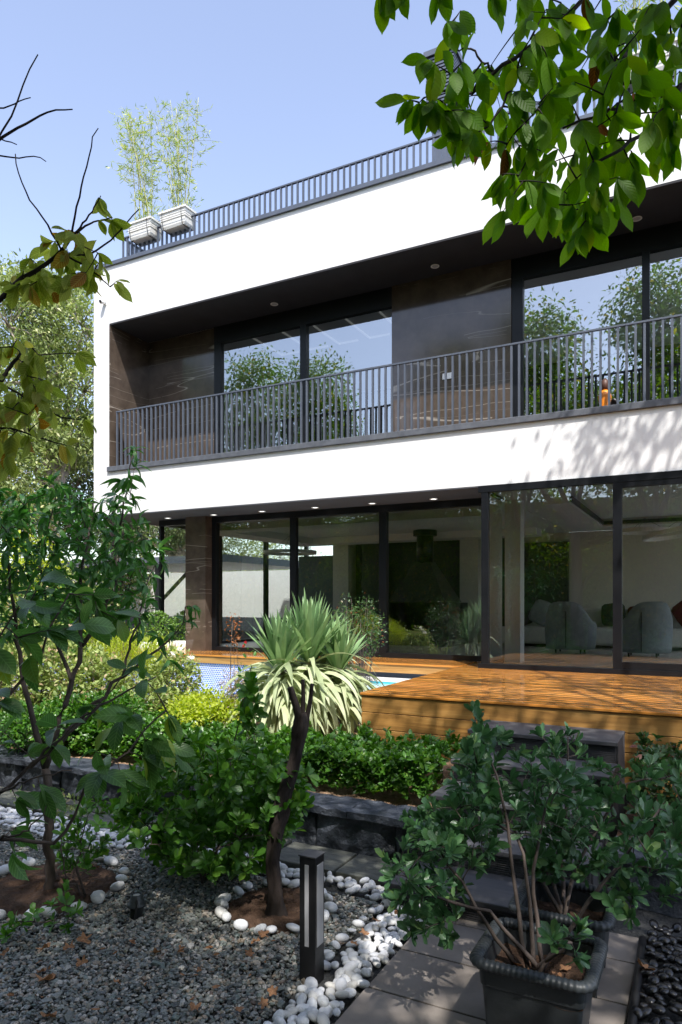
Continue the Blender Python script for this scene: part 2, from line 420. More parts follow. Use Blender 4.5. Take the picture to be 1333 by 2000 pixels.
def leaf_tpl(kind):
    if kind == 'lo':   # 2 folded triangles each side of a midrib
        st = [(0, 0), (0.45, 1), (1, 0)]
    elif kind == 'mid': st = [(0, 0), (0.22, 0.75), (0.5, 1), (0.78, 0.72), (1, 0)]
    elif kind == 'ob': st = [(0, 0.0), (0.25, 0.45), (0.55, 0.92), (0.82, 0.95), (1, 0.0)]
    elif kind == 'hi': st = [(0, 0), (0.1, 0.42), (0.25, 0.78), (0.42, 0.98), (0.6, 1), (0.75, 0.8), (0.87, 0.42), (0.94, 0.14), (1, 0)]
    elif kind == 'long': st = [(0, 0), (0.2, 0.7), (0.5, 1), (0.8, 0.6), (1, 0)]
    V = []; Fc = []; rows = []
    for (x, wd) in st:
        if wd == 0: rows.append([len(V)]); V.append((x, 0))
        else:
            rows.append([len(V), len(V) + 1, len(V) + 2]); V += [(x, -wd), (x, 0), (x, wd)]
    for a, b in zip(rows[:-1], rows[1:]):
        if len(a) == 1: Fc += [(a[0], b[1], b[0]), (a[0], b[2], b[1])]
        elif len(b) == 1: Fc += [(a[0], a[1], b[0]), (a[1], a[2], b[0])]
        else: Fc += [(a[0], a[1], b[1], b[0]), (a[1], a[2], b[2], b[1])]
    return np.array(V), Fc


TPL = {k: leaf_tpl(k) for k in ('lo', 'mid', 'ob', 'hi', 'long')}


def fastmesh(name, V, faces_tri, faces_quad, uv=None):
    me = bpy.data.meshes.new(name)
    me.vertices.add(len(V)); me.vertices.foreach_set('co', V.astype(np.float32).ravel())
    nt_, nq = len(faces_tri), len(faces_quad)
    li = np.concatenate([faces_tri.ravel(), faces_quad.ravel()]).astype(np.int32)
    me.loops.add(len(li)); me.loops.foreach_set('vertex_index', li)
    me.polygons.add(nt_ + nq)
    ls = np.concatenate([np.arange(nt_) * 3, nt_ * 3 + np.arange(nq) * 4]).astype(np.int32)
    me.polygons.foreach_set('loop_start', ls)
    if uv is not None:
        l = me.uv_layers.new(name='UVMap'); l.data.foreach_set('uv', uv[li].astype(np.float32).ravel())
    me.polygons.foreach_set('use_smooth', np.ones(nt_ + nq, bool))
    me.update(calc_edges=True); me.validate()
    return me


def leaves(name, mat, parent, P, D, N, L, W, kind='mid', curl=0.25, fold=0.25, twist=0.0, base=None, wave=0.0):
    """N leaves: origin P, direction D, face normal N, length L, half-width W (arrays)"""
    P = np.asarray(P, float); n = len(P); D = nrm(np.asarray(D, float)); N = np.asarray(N, float)
    S = nrm(np.cross(N, D)); N = nrm(np.cross(D, S))
    L = np.broadcast_to(L, (n,)); W = np.broadcast_to(W, (n,)); curl = np.broadcast_to(curl, (n,)); fold = np.broadcast_to(fold, (n,))
    T, Fc = TPL[kind]; k = len(T)
    x = T[:, 0][None]; y = T[:, 1][None]
    z = fold[:, None] * W[:, None] * np.abs(y) - curl[:, None] * L[:, None] * x ** 2
    if wave: z = z + wave * L[:, None] * np.sin(x * 9 + R.uniform(0, 6, (n, 1))) * np.abs(y)
    xx = x * L[:, None] * (1 - 0.25 * np.clip(curl, 0, 1)[:, None] * x ** 2)
    yy = y * W[:, None]
    V = P[:, None] + xx[..., None] * D[:, None] + yy[..., None] * S[:, None] + z[..., None] * N[:, None]
    b = rootloc(parent) if parent is not None else (base if base is not None else np.zeros(3))
    V = (V - b).reshape(-1, 3)
    off = (np.arange(n) * k)[:, None]
    tri = np.array([f for f in Fc if len(f) == 3], int).reshape(-1, 3); qd = np.array([f for f in Fc if len(f) == 4], int).reshape(-1, 4)
    TR = (tri.reshape(1, -1) + off).reshape(-1, 3); QD = (qd.reshape(1, -1) + off).reshape(-1, 4)
    uv = np.tile(np.stack([T[:, 0], T[:, 1] * 0.5 + 0.5], 1), (n, 1))
    me = fastmesh(name, V, TR, QD, uv)
    return link(name, me, mat, parent, None if parent is not None else tuple(b))


def rdir(n): return nrm(R.normal(size=(n, 3)))


def bez(a, b, c, n):
    t = np.linspace(0, 1, n)[:, None]; a, b, c = map(np.asarray, (a, b, c))
    return (1 - t) ** 2 * a + 2 * t * (1 - t) * b + t ** 2 * c


def poly(P, n):
    P = np.asarray(P, float); d = np.r_[0, np.cumsum(np.linalg.norm(np.diff(P, axis=0), axis=1))]
    t = np.linspace(0, d[-1], n); return np.stack([np.interp(t, d, P[:, i]) for i in range(3)], 1)


class Grow:
    """branches: a skeleton plus twigs grown from it to target points"""
    def __init__(s): s.mb = MB(); s.nodes = []; s.tw = []

    def stem(s, P, r0, r1, n=10, sides=6, jit=0.0):
        Q = poly(P, n)
        if jit: Q[1:-1] += R.normal(size=(n - 2, 3)) * jit
        s.mb.tube(Q, np.linspace(r0, r1, n), sides); s.nodes += list(Q[1:]); return Q

    def twigs(s, targets, r=0.003, sag=0.15, n=6, order=True, jit=0.05):
        T = np.asarray(targets, float); nd = np.array(s.nodes)
        if order:
            dd = np.array([np.min(np.linalg.norm(nd - t, axis=1)) for t in T]); T = T[np.argsort(dd)]
        for t in T:
            nd = np.array(s.nodes); i = np.argmin(np.linalg.norm(nd - t, axis=1)); a = nd[i]; d = np.linalg.norm(t - a)
            mid = (a + t) / 2 + np.array([0, 0, sag * d]) + R.normal(size=3) * jit * d
            Q = bez(a, mid, t, n); s.mb.tube(Q, np.linspace(r * 1.5, r * 0.6, n), 4)
            s.nodes += list(Q[1:]); s.tw.append(Q)

    def along(s, gap, start=0.25, tip=True):
        """leaf anchors along the twigs: positions and twig directions"""
        P = []; D = []
        for Q in s.tw:
            l = np.linalg.norm(np.diff(Q, axis=0), axis=1).sum(); m = max(2, int(l * (1 - start) / gap))
            tt = np.linspace(start, 1, m) * (len(Q) - 1)
            for t in tt:
                i = min(int(t), len(Q) - 2); f = t - i
                P.append(Q[i] * (1 - f) + Q[i + 1] * f); D.append(Q[i + 1] - Q[i])
        return np.array(P), nrm(np.array(D))

    def tips(s): return np.array([q[-1] for q in s.tw]), nrm(np.array([q[-1] - q[-2] for q in s.tw]))


def whorl(P, D, k, spread, jit=0.25):
    """k leaves round each twig tip"""
    n = len(P); a = np.cross(D, rdir(n)); a = nrm(a); b = np.cross(D, a)
    ang = (np.arange(k)[None] * 2.4 + R.uniform(0, 6.28, (n, 1)))
    sp = np.clip(R.normal(spread, 0.22, (n, k)), 0.15, 2.2)
    d = np.cos(sp)[..., None] * D[:, None] + np.sin(sp)[..., None] * (np.cos(ang)[..., None] * a[:, None] + np.sin(ang)[..., None] * b[:, None])
    d = nrm(d + R.normal(size=d.shape) * jit * 0.4)
    PP = np.repeat(P[:, None], k, 1) + R.normal(size=(n, k, 3)) * 0.003 - D[:, None] * R.uniform(0, 0.025, (n, k, 1))
    NN = nrm(D[:, None] - d * np.sum(D[:, None] * d, -1, keepdims=True) + R.normal(size=d.shape) * 0.2)
    return PP.reshape(-1, 3), d.reshape(-1, 3), NN.reshape(-1, 3)


def inpoly(u, v, poly_):
    p = np.array(poly_, float); x0, y0 = p[:, 0], p[:, 1]; x1, y1 = np.roll(x0, -1), np.roll(y0, -1)
    c = ((y0 > v) != (y1 > v)) & (u < (x1 - x0) * (v - y0) / (y1 - y0 + 1e-9) + x0)
    return c.sum() % 2 == 1


def scatter_px(poly_, n, t0, t1, mind=0.0):
    """points in the part of space seen through a picture outline, between two distances"""
    p = np.array(poly_, float); out = []; uvs = []; tries = 0
    while len(out) < n and tries < n * 200:
        tries += 1
        u = R.uniform(p[:, 0].min(), p[:, 0].max()); v = R.uniform(p[:, 1].min(), p[:, 1].max())
        if not inpoly(u, v, poly_): continue
        if mind and uvs and min((u - a) ** 2 + (v - b) ** 2 for a, b in uvs) < mind ** 2: continue
        uvs.append((u, v)); out.append(px(u, v, R.uniform(t0, t1)))
    return np.array(out)


# ================================================================== ground, paths
g = MB(); g.quad((-300, -200, -0.035), (300, -200, -0.035), (300, 400, -0.035), (-300, 400, -0.035))
struct('ground', g, M['gbase'], 'dark gravel and soil ground of the garden', 'ground')

g = MB()   # raised planting bed behind the stone wall, as a gently uneven sheet


def patch(x0, x1, y0, y1, nx, ny, zf):
    m = MB(); X, Y = np.meshgrid(np.linspace(x0, x1, nx), np.linspace(y0, y1, ny)); Z = zf(X, Y)
    V = np.stack([X, Y, Z], -1).reshape(-1, 3)
    return m.add(V, [(j * nx + i, j * nx + i + 1, (j + 1) * nx + i + 1, (j + 1) * nx + i) for j in range(ny - 1) for i in range(nx - 1)])


def bumpy(amp):
    ph = R.uniform(0, 6, 12)
    return lambda X, Y: amp * (np.sin(X * 5.1 + ph[0] + 2 * np.sin(Y * 3)) * np.sin(Y * 6.3 + ph[1]) + 0.6 * np.sin(X * 13 + Y * 7 + ph[2]) + 0.4 * np.sin(Y * 21 - X * 11 + ph[3]))


bz = bumpy(0.014)
bedz = lambda X, Y: 0.25 + 0.10 * np.clip((Y - 4.6) / 1.6, 0, 1) + bz(X, Y)
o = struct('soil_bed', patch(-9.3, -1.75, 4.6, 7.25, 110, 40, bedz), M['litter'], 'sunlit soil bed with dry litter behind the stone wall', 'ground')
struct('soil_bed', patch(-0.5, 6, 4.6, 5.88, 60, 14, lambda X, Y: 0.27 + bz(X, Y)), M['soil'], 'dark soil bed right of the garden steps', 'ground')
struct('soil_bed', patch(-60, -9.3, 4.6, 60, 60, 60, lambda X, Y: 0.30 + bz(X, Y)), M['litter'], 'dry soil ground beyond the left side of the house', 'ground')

# path of big slabs running towards the steps
g = MB()
for i in range(12):
    y0 = 3.66 - 0.395 * (i + 1); g.box(-1.37, -0.30, y0 + 0.007, y0 + 0.389, -0.05, 0.0 + (i % 3) * 0.0015)
g.box(-1.37, -0.30, 3.662, 3.95, -0.05, 0.0)
bevel(struct('path', g, M['paver'], 'path of wide grey paving slabs leading to the steps', 'path'), 0.003)
g = MB()
xx = -14.0
while xx < -1.4:
    wd = R.uniform(0.45, 0.8); x1 = min(xx + wd, -1.39)
    g.box(xx + 0.008, x1 - 0.008, 3.97 + R.uniform(-0.015, 0.015), 4.33, -0.05, 0.012 + R.uniform(0, 0.012)); xx = x1
bevel(struct('pavement', g, M['slate'], 'narrow strip of rough slate slabs along the stone wall', 'pavement'), 0.008)
g = MB()
g.tube(poly([(-0.285, 3.9, 0.02), (-0.27, 3.2, 0.02), (-0.25, 2.6, 0.02), (-0.2, 2.0, 0.02), (-0.2, 0.8, 0.02)], 24), 0.02, 6)
tag(obj('path_edging', g, M['black'], smooth=True), 'dark curved edging strip between the slab path and the wet black pebbles', 'edging')

# gravel: far too many stones to count
ICO = None


def ico(sub):
    import bmesh
    b = bmesh.new(); bmesh.ops.create_icosphere(b, subdivisions=sub, radius=1.0)
    V = np.array([v.co[:] for v in b.verts]); Fc = np.array([[v.index for v in f.verts] for f in b.faces]); b.free(); return V, Fc


I1V, I1F = ico(1)
I2V, I2F = ico(2)


def soil_ring(cx, cy, r): return lambda x, y: (x - cx) ** 2 + (y - cy) ** 2 < r * r


TREE_C, LEFT_C = (-2.2, 3.38), (-3.6, 2.98)
inring = lambda x, y: (np.hypot(x - TREE_C[0], y - TREE_C[1]) < 0.27) | (np.hypot((x - LEFT_C[0]), y - LEFT_C[1]) < 0.40)
N = 84000
X = R.uniform(-7.2, -1.66, N); Y = R.uniform(1.55, 3.72, N)
u, v, fw = proj(np.stack([X, Y, X * 0], -1))
keep = (fw > 0.4) & (u > -90) & (u < 1000) & (v < 2110) & (~inring(X, Y))
X, Y = X[keep], Y[keep]
n = len(X)
gz = bumpy(0.006)
size = np.exp(R.normal(math.log(0.0092), 0.30, n))
sc3 = np.stack([R.uniform(0.8, 1.45, n), R.uniform(0.75, 1.15, n), R.uniform(0.45, 0.8, n)], -1) * size[:, None]
V = I1V[None] * (1 + R.normal(size=(n, 12, 1)) * 0.16) * sc3[:, None]
a = R.uniform(0, 6.28, n); tl = R.normal(0, 0.35, n)
ca, sa = np.cos(a)[:, None], np.sin(a)[:, None]; ct, st_ = np.cos(tl)[:, None], np.sin(tl)[:, None]
x1 = V[..., 0] * ct - V[..., 2] * st_; z1 = V[..., 0] * st_ + V[..., 2] * ct
V = np.stack([x1 * ca - V[..., 1] * sa + X[:, None], x1 * sa + V[..., 1] * ca + Y[:, None], z1 + (-0.014 + gz(X, Y) + R.uniform(-0.008, 0.010, n))[:, None]], -1)
FA = (I1F[None] + (np.arange(n) * 12)[:, None, None]).reshape(-1, 3)
me = fastmesh('gravel', V.reshape(-1, 3), FA, np.zeros((0, 4), int))
me.polygons.foreach_set('use_smooth', np.zeros(len(me.polygons), bool))
tag(link('gravel', me, M['gravel']), 'bed of small mixed grey gravel round the shrubs', 'gravel', None, 'stuff')

for (c, r, nm) in ((TREE_C, 0.29, 'bare brown soil round the foot of the pruned trunk'), (LEFT_C, 0.42, 'bare brown soil round the foot of the peach tree')):
    g = MB(); rings = []
    nr, na = 9, 40
    V = [(c[0], c[1], 0.02)]
    for i in range(1, nr + 1):
        for j in range(na):
            q = r * i / nr; t = 2 * PI * j / na
            V.append((c[0] + q * math.cos(t), c[1] + q * math.sin(t), 0.02 * (1 - (i / nr) ** 2) - 0.02 * (i == nr) + R.normal() * 0.007))
    Fc = [(0, 1 + j, 1 + (j + 1) % na) for j in range(na)]
    for i in range(nr - 1):
        for j in range(na): Fc.append((1 + i * na + j, 1 + (i + 1) * na + j, 1 + (i + 1) * na + (j + 1) % na, 1 + i * na + (j + 1) % na))
    g.add(V, Fc); o = struct('soil', g, M['soil'], nm, 'soil')

# white pebbles: one object each, the farthest ones of the border as one mass
PEB = []
for i in range(9):
    V = I2V * np.array([1, R.uniform(0.6, 0.9), R.uniform(0.38, 0.6)])
    for _ in range(4):
        d = rdir(1)[0]; V = V * (1 + 0.13 * np.tanh(2 * (V @ d)))[:, None]
    me = fastmesh('white_pebble', V, I2F, np.zeros((0, 4), int)); me.materials.append(M['pebble']); PEB.append(me)


def pebble(name, me, p, s, label, cat, group):
    o = bpy.data.objects.new(name, me); COL.objects.link(o)
    o.location = p; o.scale = (s, s, s); o.rotation_euler = (R.normal() * 0.35, R.normal() * 0.35, R.uniform(0, 6.28))
    return tag(o, label, cat, group)


def pack(x0, x1, y0, y1, sp, jit=0.3):
    out = []; j = 0; y = y0
    while y < y1:
        x = x0 + (sp * 0.5 if j % 2 else 0)
        while x < x1: out.append((x + R.normal() * sp * jit * 0.4, y + R.normal() * sp * jit * 0.4)); x += sp
        y += sp * 0.8; j += 1
    return out


cand = []
for (x, y) in pack(-1.62, -1.40, 1.75, 3.92, 0.054): cand.append((x - (0.06 * math.sin(y * 2.3) if x < -1.6 else 0), y, 'path'))
for (x, y) in pack(-6.6, -1.62, 3.58, 3.95, 0.060):
    if y > 3.77 - 0.10 * min(1, max(0, (-x - 3.2))) * 2 + 0.03 * math.sin(x * 5): cand.append((x, y, 'strip'))
for (x, y) in pack(-3.2, -2.35, 1.70, 1.92, 0.07): cand.append((x, y - 0.12 * (x + 2.7), 'corner'))
items = []
for (x, y, k) in cand:
    if math.hypot(x + 1.605, y - 2.85) < 0.085: continue
    uu, vv, fw = proj((x, y, 0.0))
    if fw < 0.3 or uu < -20 or uu > 1360 or vv > 2040: continue
    items.append((float(fw), x, y, k))
items.sort()
LAB = {'path': 'smooth white pebble in the border between the gravel and the slab path',
       'strip': 'smooth white pebble in the strip along the slate slabs below the stone wall',
       'corner': 'smooth white pebble at the near edge of the gravel bed'}
rest = MB()
ring_n = 41
for i, (fw, x, y, k) in enumerate(items):
    s = R.uniform(0.025, 0.041); z = -0.004 + R.uniform(-0.006, 0.020)
    if i < 300 - ring_n: pebble('white_pebble', PEB[R.integers(9)], (x, y, z), s, LAB[k], 'pebble', 'white pebbles: ' + k)
    else: rest.add(np.array([v.co[:] for v in PEB[R.integers(9)].vertices]) * s + np.array([x, y, z]), [tuple(f) for f in I2F])
if rest.n: tag(obj('white_pebbles', rest, M['pebble'], smooth=True), 'far white pebbles in the strip below the stone wall', 'pebbles', None, 'stuff')
for c, r, cnt, lb, gp in ((TREE_C, 0.31, 19, 'smooth white pebble in the ring round the pruned trunk', 'pebble ring round the trunk'),
                          (LEFT_C, 0.44, 20, 'smooth white pebble in the ring round the peach tree', 'pebble ring round the peach tree')):
    for j in range(cnt):
        t = 2 * PI * j / cnt + R.normal() * 0.05
        pebble('white_pebble', PEB[R.integers(9)], (c[0] + r * math.cos(t), c[1] + r * math.sin(t), 0.018), R.uniform(0.036, 0.056), lb, 'pebble', gp)
wetm = []
for i in range(4):
    me = PEB[i].copy(); me.name = 'wet_pebble'; me.materials.clear(); me.materials.append(M['wet']); wetm.append(me)
cnt = 0
for (x, y) in pack(-0.24, 0.55, 1.95, 4.1, 0.058):
    uu, vv, fw = proj((x, y, 0.02))
    if uu > 1370 or vv > 2040 or cnt > 290: continue
    cnt += 1
    pebble('wet_pebble', wetm[R.integers(4)], (x, y, 0.015 + R.uniform(-0.006, 0.02)), R.uniform(0.026, 0.042), 'wet black pebble in the bed right of the path', 'pebble', 'wet black pebbles')

# ================================================================== stone retaining walls
def stone_wall(name, label, x0, x1, y0, y1, z0, z1):
    t = thing(name, label, 'wall', ((x0 + x1) / 2, y0, 0))
    face = MB(); cap = MB(); x = x0
    while x < x1:
        wd = R.uniform(0.3, 0.7); xe = min(x + wd, x1)
        nx, nz = 7, 5
        X, Z = np.meshgrid(np.linspace(x + 0.006, xe - 0.006, nx), np.linspace(z0, z1 - 0.05, nz))
        Yy = y0 + 0.03 + R.normal(size=X.shape) * 0.011; Yy[:, 0] += 0.025; Yy[:, -1] += 0.025
        Vf = np.stack([X, Yy, Z], -1).reshape(-1, 3); Vb = Vf.copy(); Vb[:, 1] = y1 - 0.02
        q = [(j * nx + i, j * nx + i + 1, (j + 1) * nx + i + 1, (j + 1) * nx + i) for j in range(nz - 1) for i in range(nx - 1)]
        face.add(Vf, q)
        x = xe
    face.box(x0, x1, y0 + 0.075, y1 - 0.02, z0, z1 - 0.052)
    x = x0
    while x < x1:
        wd = R.uniform(0.5, 0.85); xe = min(x + wd, x1); nx, ny = 9, 6
        X, Y = np.meshgrid(np.linspace(x + 0.004, xe - 0.004, nx), np.linspace(y0 - 0.015, y1, ny))
        Z = z1 + R.normal(size=X.shape) * 0.006; Y = Y + R.normal(size=X.shape) * 0.008
        top = np.stack([X, Y, Z], -1).reshape(-1, 3); bot = top.copy(); bot[:, 2] = z1 - 0.05
        q = [(j * nx + i, j * nx + i + 1, (j + 1) * nx + i + 1, (j + 1) * nx + i) for j in range(ny - 1) for i in range(nx - 1)]
        per = [i for i in range(nx)] + [(j + 1) * nx - 1 for j in range(1, ny)] + [(ny - 1) * nx + i for i in range(nx - 2, -1, -1)] + [j * nx for j in range(ny - 2, 0, -1)]
        Fc = q + [tuple(k + nx * ny for k in f[::-1]) for f in q]
        for a_, b_ in zip(per, per[1:] + per[:1]): Fc.append((a_, a_ + nx * ny, b_ + nx * ny, b_))
        cap.add(np.vstack([top, bot]), Fc); x = xe
    obj('wall_face', face, M['rock'], t); obj('capping', cap, M['rock'], t)
    return t


stone_wall('stone_wall', 'low wall of dark split stone under the hedge, left of the steps', -10.5, -1.72, 4.36, 4.66, -0.03, 0.29)
stone_wall('stone_wall', 'low wall of dark split stone right of the steps', -0.50, 5.0, 4.36, 4.66, -0.03, 0.29)

# ================================================================== house
HX1 = 3.6
house = thing('house', 'white two storey house with a long dark balcony and full height windows', 'house', (-4, 8.8, 0))
b = MB(); b.box(-9.5, -9.136, 8.8, 9.96, 3.255, 7.55).box(-9.136, HX1, 8.8, 9.0, 6.565, 7.55).box(-9.136, HX1, 8.8, 9.0, 3.255, 4.0)
b.box(-9.5, -9.25, 9.96, 15.6, 3.255, 7.55).box(HX1, HX1 + 0.3, 8.8, 10.2, 0, 7.55).box(HX1, HX1 + 0.3, 10.2, 15.6, 6.7, 7.55).box(HX1, HX1 + 0.3, 10.2, 15.6, 3.2, 4.0).box(-9.25, HX1, 15.3, 15.6, 6.6, 7.55)
facade = obj('facade', b, M['stucco'], house)
b = MB(); b.box(-9.25, HX1, 9.0, 15.3, 7.30, 7.42)
obj('roof', b, M['soffit'], house)
b = MB(); b.box(-9.53, HX1, 8.765, 9.05, 7.552, 7.612).box(-9.53, -9.2, 9.05, 15.6, 7.552, 7.612)
cop = obj('coping', b, M['metal'], house)
b = MB(); b.box(-9.12, HX1, 8.803, 9.745, 6.54, 6.565)
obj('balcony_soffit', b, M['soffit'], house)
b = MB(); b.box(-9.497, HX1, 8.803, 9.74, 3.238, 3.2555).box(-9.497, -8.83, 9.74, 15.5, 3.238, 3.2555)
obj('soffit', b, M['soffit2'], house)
b = MB(); b.box(-9.155, HX1, 8.762, 9.0, 4.002, 4.084)
bevel(obj('balcony_ledge', b, M['ledge'], house), 0.006)
b = MB(); b.box(-9.12, HX1, 9.002, 9.96, 3.92, 4.03)
obj('balcony_floor', b, M['ledge'], house)
b = MB(); b.box(-9.136, -9.118, 8.804, 9.75, 4.03, 6.54)
obj('marble_panel', b, M['marble'], house)
b = MB(); b.box(-9.118, -7.59, 9.75, 9.95, 4.03, 6.54)
obj('marble_panel', b, M['marble'], house)
b = MB(); b.box(-4.21, -2.40, 9.70, 9.95, 4.03, 6.54)
mp = obj('marble_panel', b, M['marble'], house)
b = MB(); b.box(-3.40, -3.26, 9.685, 9.70, 5.0, 5.085)
ol = obj('outlet_plate', b, M['white'], mp)
b = MB(); b.box(-8.08, -7.64, 9.55, 9.95, 0.904, 3.24)
obj('column', b, M['marble'], house)


def window(x0, x1, z0, z1, y, mull, glass, hd=0.09, sill=0.07, jl=0.14, jr=0.0, d=0.10):
    fr = MB(); fr.box(x0, x1, y, y + d, z1 - hd, z1).box(x0, x1, y, y + d, z0, z0 + sill)
    xs = [(x0, x0 + jl)] + mull + ([(x1 - jr, x1)] if jr else [(x1, x1)])
    for a_, c_ in xs:
        if c_ > a_: fr.box(a_, c_, y + 0.003, y + d - 0.003, z0 + sill, z1 - hd)
    f = obj('window', fr, M['frame'], house)
    for (p, q) in zip(xs[:-1], xs[1:]):
        g_ = MB(); yy = y + d * 0.55; g_.quad((p[1], yy, z0 + sill), (q[0], yy, z0 + sill), (q[0], yy, z1 - hd), (p[1], yy, z1 - hd))
        obj('pane', g_, glass, f)
    return f


window(-7.588, -4.212, 4.03, 6.54, 9.72, [(-5.845, -5.73)], M['glass'], 0.29, 0.09, 0.14, 0.0)
window(-2.398, HX1, 4.03, 6.54, 9.72, [(-0.722, -0.631), (1.0, 1.1), (2.7, 2.8)], M['glass'], 0.29, 0.09, 0.155, 0.1)
window(-7.638, -2.562, 0.904, 3.236, 9.72, [(-6.04, -5.93), (-4.434, -4.314)], M['glassl'], 0.10, 0.075, 0.085, 0.27)
window(-8.84, -8.082, 0.904, 3.236, 9.72, [], M['glassl'], 0.10, 0.05, 0.04, 0.0)
# sliding doors on the facade line with a glazed return
fr = MB(); fr.box(-2.60, HX1, 8.785, 8.87, 3.168, 3.25).box(-2.60, HX1, 8.77, 8.88, 0.904, 0.962).box(-2.56, -2.47, 8.79, 8.86, 0.962, 3.168)
fr.box(-0.97, -0.87, 8.788, 8.862, 0.962, 3.168).box(-0.87, 1.3, 8.79, 8.86, 0.962, 1.045).box(-0.87, 1.3, 8.79, 8.86, 3.105, 3.168)
fr.box(1.3, 1.4, 8.788, 8.862, 0.962, 3.168).box(3.2, 3.3, 8.788, 8.862, 0.962, 3.168)
fr.box(-2.56, -2.50, 8.88, 9.72, 0.904, 0.955).box(-2.56, -2.50, 8.87, 9.72, 3.18, 3.236)
sd = obj('sliding_door', fr, M['frame'], house)
for p, q, z0, z1 in ((-2.47, -0.97, 0.962, 3.168), (-0.87, 1.3, 1.045, 3.105), (1.4, 3.2, 0.962, 3.168), (3.3, HX1, 0.962, 3.168)):
    g_ = MB(); g_.quad((p, 8.83, z0), (q, 8.83, z0), (q, 8.83, z1), (p, 8.83, z1)); obj('pane', g_, M['glassl'], sd)
g_ = MB(); g_.quad((-2.53, 9.72, 0.955), (-2.53, 8.86, 0.955), (-2.53, 8.86, 3.18), (-2.53, 9.72, 3.18)); obj('pane', g_, M['glassl'], sd)
# glazed side wall, ground floor
fr = MB()
for a_ in (11.4, 13.1, 14.9): fr.box(-8.84, -8.76, a_, a_ + 0.1, 0.95, 3.14)
fr.box(-8.84, -8.76, 9.82, 15.0, 0.904, 0.95).box(-8.84, -8.76, 9.82, 15.0, 3.14, 3.236)
sw = obj('side_window', fr, M['frame'], house)
for p, q in ((9.83, 11.4), (11.5, 13.1), (13.2, 14.9)):
    g_ = MB(); g_.quad((-8.8, p, 0.95), (-8.8, q, 0.95), (-8.8, q, 3.14), (-8.8, p, 3.14)); obj('pane', g_, M['glassl'], sw)
# inside
b = MB(); b.box(-8.76, -2.56, 9.83, 15.0, 0.80, 0.90).box(-2.49, HX1, 8.88, 15.0, 0.80, 0.90); obj('indoor_floor', b, M['ifloor'], house)
b = MB(); b.box(-8.76, -2.5, 9.83, 15.0, 3.20, 3.254).box(-2.49, HX1, 8.88, 15.0, 3.201, 3.254)
b.box(-8.5, -7.9, 10.3, 14.2, 3.06, 3.2).box(-7.9, -2.9, 10.3, 10.75, 3.06, 3.2).box(-7.9, -2.9, 13.7, 14.2, 3.06, 3.2)
b.box(-1.95, -1.6, 9.6, 13.4, 3.07, 3.2).box(-1.6, 3.4, 12.9, 13.4, 3.07, 3.2)
obj('indoor_ceiling', b, M['white'], house)
b = MB(); b.box(-1.6, 3.4, 12.86, 12.9, 3.10, 3.16).box(-1.6, -1.56, 9.6, 12.86, 3.10, 3.16).box(-7.9, -2.9, 10.75, 10.79, 3.10, 3.15)  # solid dark strips stand in for the shade of a ceiling recess
obj('ceiling_shadow_strip', b, M['dpanel'], house)
b = MB(); b.box(-3.5, 1.2, 15.0, 15.2, 0.9, 3.2); obj('indoor_wall', b, M['beige'], house)
b = MB(); b.box(-3.45, -2.5, 14.86, 14.99, 0.9, 3.0).box(-7.3, -3.45, 14.7, 15.0, 0.9, 3.2).box(-7.0, -6.45, 14.4, 14.7, 0.9, 3.2); obj('indoor_wall', b, M['dpanel'], house)
b = MB(); b.box(-8.75, -7.75, 14.5, 14.9, 0.9, 2.85); obj('indoor_wall', b, M['teal'], house)
b = MB(); b.box(-7.7, -7.3, 14.3, 14.7, 0.9, 3.2).box(-4.6, -4.2, 14.2, 14.7, 0.9, 3.2); obj('indoor_pillar', b, M['sofa'], house)
b = MB(); b.box(-2.53, -2.31, 9.86, 10.1, 0.9, 3.2); obj('indoor_pillar', b, M['white'], house)
b = MB(); b.box(-9.2, HX1, 9.96, 15.3, 3.92, 4.0); obj('indoor_floor', b, M['ifloor'], house)
b = MB(); b.box(-9.2, HX1, 9.83, 15.3, 6.5, 6.6).box(-4.2, -2.42, 9.955, 10.05, 4.0, 6.5).box(-9.1, -7.6, 9.955, 10.05, 4.0, 6.5); obj('indoor_ceiling', b, M['white'], house)
b = MB(); b.box(-9.2, -5.0, 14.2, 14.4, 4.0, 6.5).box(-3.6, 3.5, 14.2, 14.4, 4.0, 6.5); obj('indoor_wall', b, M['dpanel'], house)
b = MB()
for i in range(5):
    x = -7.2 + i * 0.62; b.box(x, x + 0.02, 10.3, 11.3, 6.47, 6.498); b.box(x + 0.02, x + 0.4, 11.28, 11.3, 6.47, 6.498)
obj('led_strip', b, M['led'], house)
# down lights
for (x, y, z, em) in ((-6.13, 9.40, 6.54, 0), (-3.41, 9.40, 6.54, 0), (-0.756, 9.40, 6.54, 0), (1.9, 9.4, 6.54, 0)) + tuple((x_, 9.47, 3.238, 1) for x_ in (-8.41, -7.40, -6.415, -5.415, -4.43, -3.455)):
    b = MB(); b.lathe((x, y), [(0.045, z - 0.001), (0.062, z - 0.003), (0.062, z - 0.010), (0.048, z - 0.010), (0.045, z - 0.001)], 24, False)
    d = obj('downlight', b, M['white'], house, True)
    b = MB(); b.cyl((x, y), 0.044, 0.044, z - 0.006, z - 0.003, 20); obj('lens', b, M['lens'] if em else M['diff'], d)


